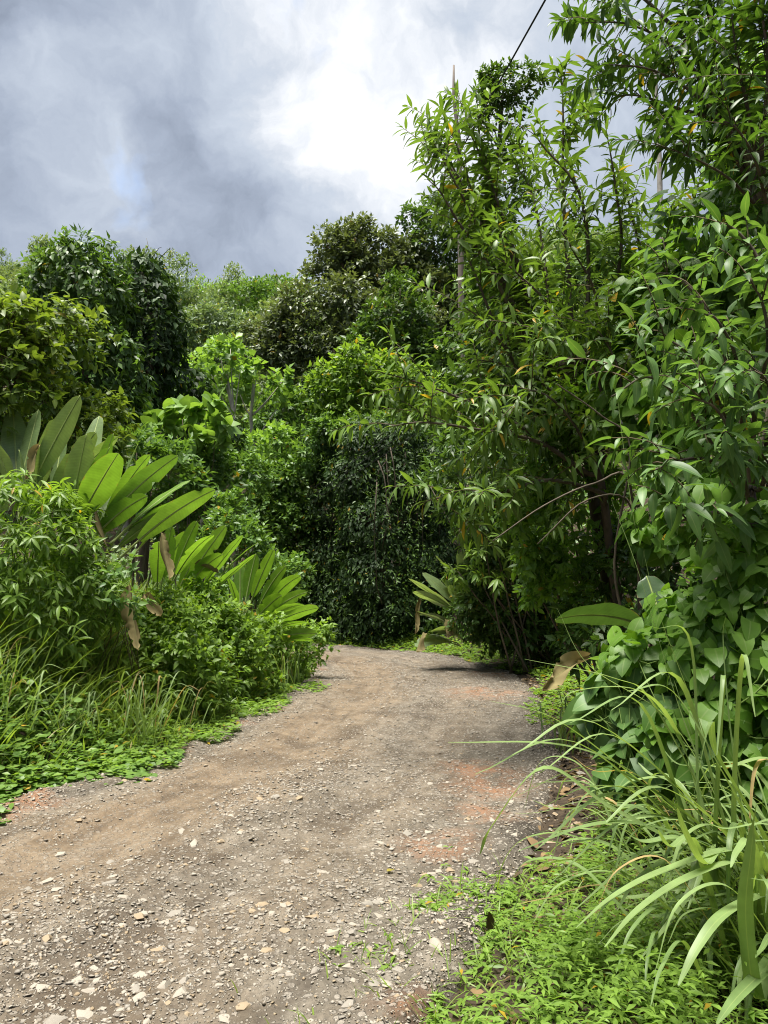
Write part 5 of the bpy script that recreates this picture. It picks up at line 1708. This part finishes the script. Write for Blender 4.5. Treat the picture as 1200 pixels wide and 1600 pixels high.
pl = Plant('tall_grass_clump', 'tall arching grass clump in the lower right foreground', 'grass', (1.62, 3.15))
hero = [  # root px, py, Y -> mid -> tip; width
    ([(1120, 1330, 3.1), (1000, 1215, 3.0), (880, 1165, 2.9), (700, 1160, 2.8)], 0.024),
    ([(1100, 1300, 3.2), (960, 1190, 3.1), (860, 1120, 3.0), (765, 1095, 3.0)], 0.018),
    ([(1080, 1330, 3.0), (950, 1260, 2.9), (850, 1200, 2.8), (770, 1290, 2.75), (750, 1335, 2.75)], 0.026),
    ([(1140, 1300, 3.2), (1050, 1130, 3.2), (920, 1040, 3.2), (870, 950, 3.2)], 0.016),
    ([(1130, 1290, 3.3), (1060, 1100, 3.3), (1000, 900, 3.3), (955, 780, 3.3)], 0.012),
    ([(1150, 1280, 3.3), (1090, 1120, 3.3), (1030, 960, 3.3), (1005, 860, 3.3)], 0.012),
    ([(1160, 1280, 3.1), (1140, 1130, 3.1), (1130, 1000, 3.1), (1135, 960, 3.1)], 0.016),
    ([(1130, 1330, 2.9), (1100, 1350, 2.7), (1070, 1300, 2.6), (1058, 1262, 2.55)], 0.030),
    ([(1180, 1560, 2.6), (1165, 1430, 2.5), (1175, 1320, 2.45), (1182, 1258, 2.45)], 0.046),
    ([(1150, 1330, 2.9), (1040, 1360, 2.7), (960, 1400, 2.6), (900, 1450, 2.55)], 0.030),
    ([(1160, 1350, 2.9), (1080, 1370, 2.6), (1000, 1420, 2.5), (945, 1480, 2.45)], 0.034),
    ([(1190, 1400, 2.8), (1130, 1430, 2.5), (1090, 1480, 2.4), (1060, 1540, 2.35)], 0.034),
    ([(1190, 1330, 3.0), (1130, 1210, 2.9), (1050, 1080, 2.9), (980, 1080, 2.8)], 0.024),
    ([(1120, 1330, 3.0), (1010, 1290, 2.9), (920, 1290, 2.8), (810, 1330, 2.8)], 0.024),
    ([(1110, 1310, 3.1), (1000, 1240, 3.0), (920, 1230, 2.9), (850, 1260, 2.9)], 0.024),
    ([(1190, 1300, 3.1), (1120, 1180, 3.0), (1110, 1130, 2.9), (1085, 1240, 2.85)], 0.022),
    ([(1190, 1520, 2.6), (1150, 1560, 2.4), (1120, 1600, 2.3)], 0.034),
    ([(1060, 1150, 3.2), (1000, 1080, 3.0), (900, 1080, 3.0), (870, 1110, 3.0)], 0.016),
    ([(1130, 1300, 3.2), (1020, 1100, 3.2), (960, 1060, 3.1), (820, 1030, 3.0)], 0.018),
]
for (tx, ty, mx, my, w) in ((742, 1210, 900, 1160, 0.018), (800, 1180, 930, 1130, 0.02), (835, 1330, 960, 1240, 0.024), (860, 1380, 980, 1280, 0.022), (790, 1250, 950, 1200, 0.018), (890, 1130, 1000, 1100, 0.02), (900, 1420, 1020, 1320, 0.026),
                            (955, 1110, 1060, 1060, 0.02), (1000, 1500, 1080, 1390, 0.03), (840, 1210, 960, 1150, 0.016), (1120, 1180, 1130, 1060, 0.018), (1020, 980, 1080, 1010, 0.014), (930, 1300, 1030, 1230, 0.022), (1180, 1120, 1160, 1030, 0.02), (1075, 1420, 1110, 1330, 0.03)):
    hero.append(([(rng.uniform(1090, 1160), rng.uniform(1290, 1340), 3.1), (mx, my, 2.95), (tx, ty, 2.8)], w))
for q, w in hero:
    pts = [A(*k) for k in q]
    b = pl.base + rng.normal(size=3) * (0.12, 0.12, 0)
    b[2] = gz1(b[0], b[1]) - 0.02
    tall_blade(pl, [b, (b + pts[0]) / 2 + np.array([0.0, 0, 0.1])] + pts, w * 1.3, rng.uniform(0.35, 0.9))
for i in range(190):
    b = pl.base + rng.normal(size=3) * (0.20, 0.22, 0)
    b[2] = gz1(b[0], b[1]) - 0.02
    az = rng.normal(math.pi * 1.02, 1.0)
    ln = rng.uniform(0.5, 1.4)
    lean = rng.uniform(0.35, 1.1)
    dv = np.array([math.cos(az) * lean, math.sin(az) * lean * 0.8, 1.0])
    dv /= np.linalg.norm(dv)
    hz = np.array([math.cos(az), math.sin(az) * 0.8, 0])
    q = [b, b + dv * ln * 0.35, b + dv * ln * 0.65 + np.array([0, 0, -0.05]) * ln, b + dv * ln * 0.85 + hz * 0.08 + np.array([0, 0, -0.22]) * ln, b + dv * ln * 0.95 + hz * 0.12 + np.array([0, 0, -0.42 * rng.uniform(0.6, 1.3)]) * ln]
    tall_blade(pl, q, rng.uniform(0.010, 0.030), 1.0 if rng.random() < 0.07 else rng.uniform(0.2, 0.93))
for (px, Y, n, hgt_, lb) in ((225, 7.4, 45, 0.65, 'tuft of arching grass below the hanging dead leaf'), (130, 6.9, 40, 0.5, 'tuft of arching grass in the left verge, nearest the weedy shrub'), (455, 11.6, 40, 0.6, 'tuft of long grass at the bend end of the left verge'),
                             (20, 6.6, 40, 0.65, 'tuft of long grass cut by the left frame edge'), (300, 8.3, 36, 0.5, 'tuft of grass in front of the bright weed mound'), (880, 7.2, 46, 0.55, 'dark drooping grass tuft at the right road edge below the dead leaf')):
    bx, by = foot(px, Y)
    pl = Plant('grass_tuft', lb, 'grass', (bx, by), 'grass tufts on the verges')
    for i in range(n):
        b = pl.base + rng.normal(size=3) * (0.12, 0.12, 0)
        b[2] = gz1(b[0], b[1]) - 0.02
        az, ln, lean = rng.uniform(0, 6.28), hgt_ * rng.uniform(0.6, 1.3), rng.uniform(0.15, 0.6)
        dv = norm(np.array([[math.cos(az) * lean, math.sin(az) * lean, 1.0]]))[0]
        hz = np.array([math.cos(az), math.sin(az), 0])
        tall_blade(pl, [b, b + dv * ln * 0.5, b + dv * ln * 0.85 + hz * 0.06 * ln, b + dv * ln + hz * 0.22 * ln - np.array([0, 0, 0.18 * ln])], rng.uniform(0.010, 0.018), 1.0 if rng.random() < 0.12 else rng.uniform(0.3, 0.93))

# ------------------------------------------------------------------ wires
def wire(label, a, b, sag, r_=0.012):
    P_ = bez(a, (a + b) / 2 - np.array([0, 0, sag]), b, 24)
    V, T = tube_mesh(P_, r_, r_, 6)
    tag(link('overhead_wire', mesh_np('overhead_wire', V, T), M['wire']), label, 'wire')


wire('single dark overhead cable crossing the white cloud at upper right', at(880, -50, 11.5), at(640, 378, 29), 0.0, 0.020)
for i, (lb, y0, y1) in enumerate((('uppermost of three thin wires before the dark vine column', 652, 748), ('middle one of three thin wires before the dark vine column', 664, 758), ('lowest of three thin wires before the dark vine column', 678, 768))):
    wire(lb, at(690, y0 - 28, 16), at(490, y1 + 14, 20), 0.05, 0.007)
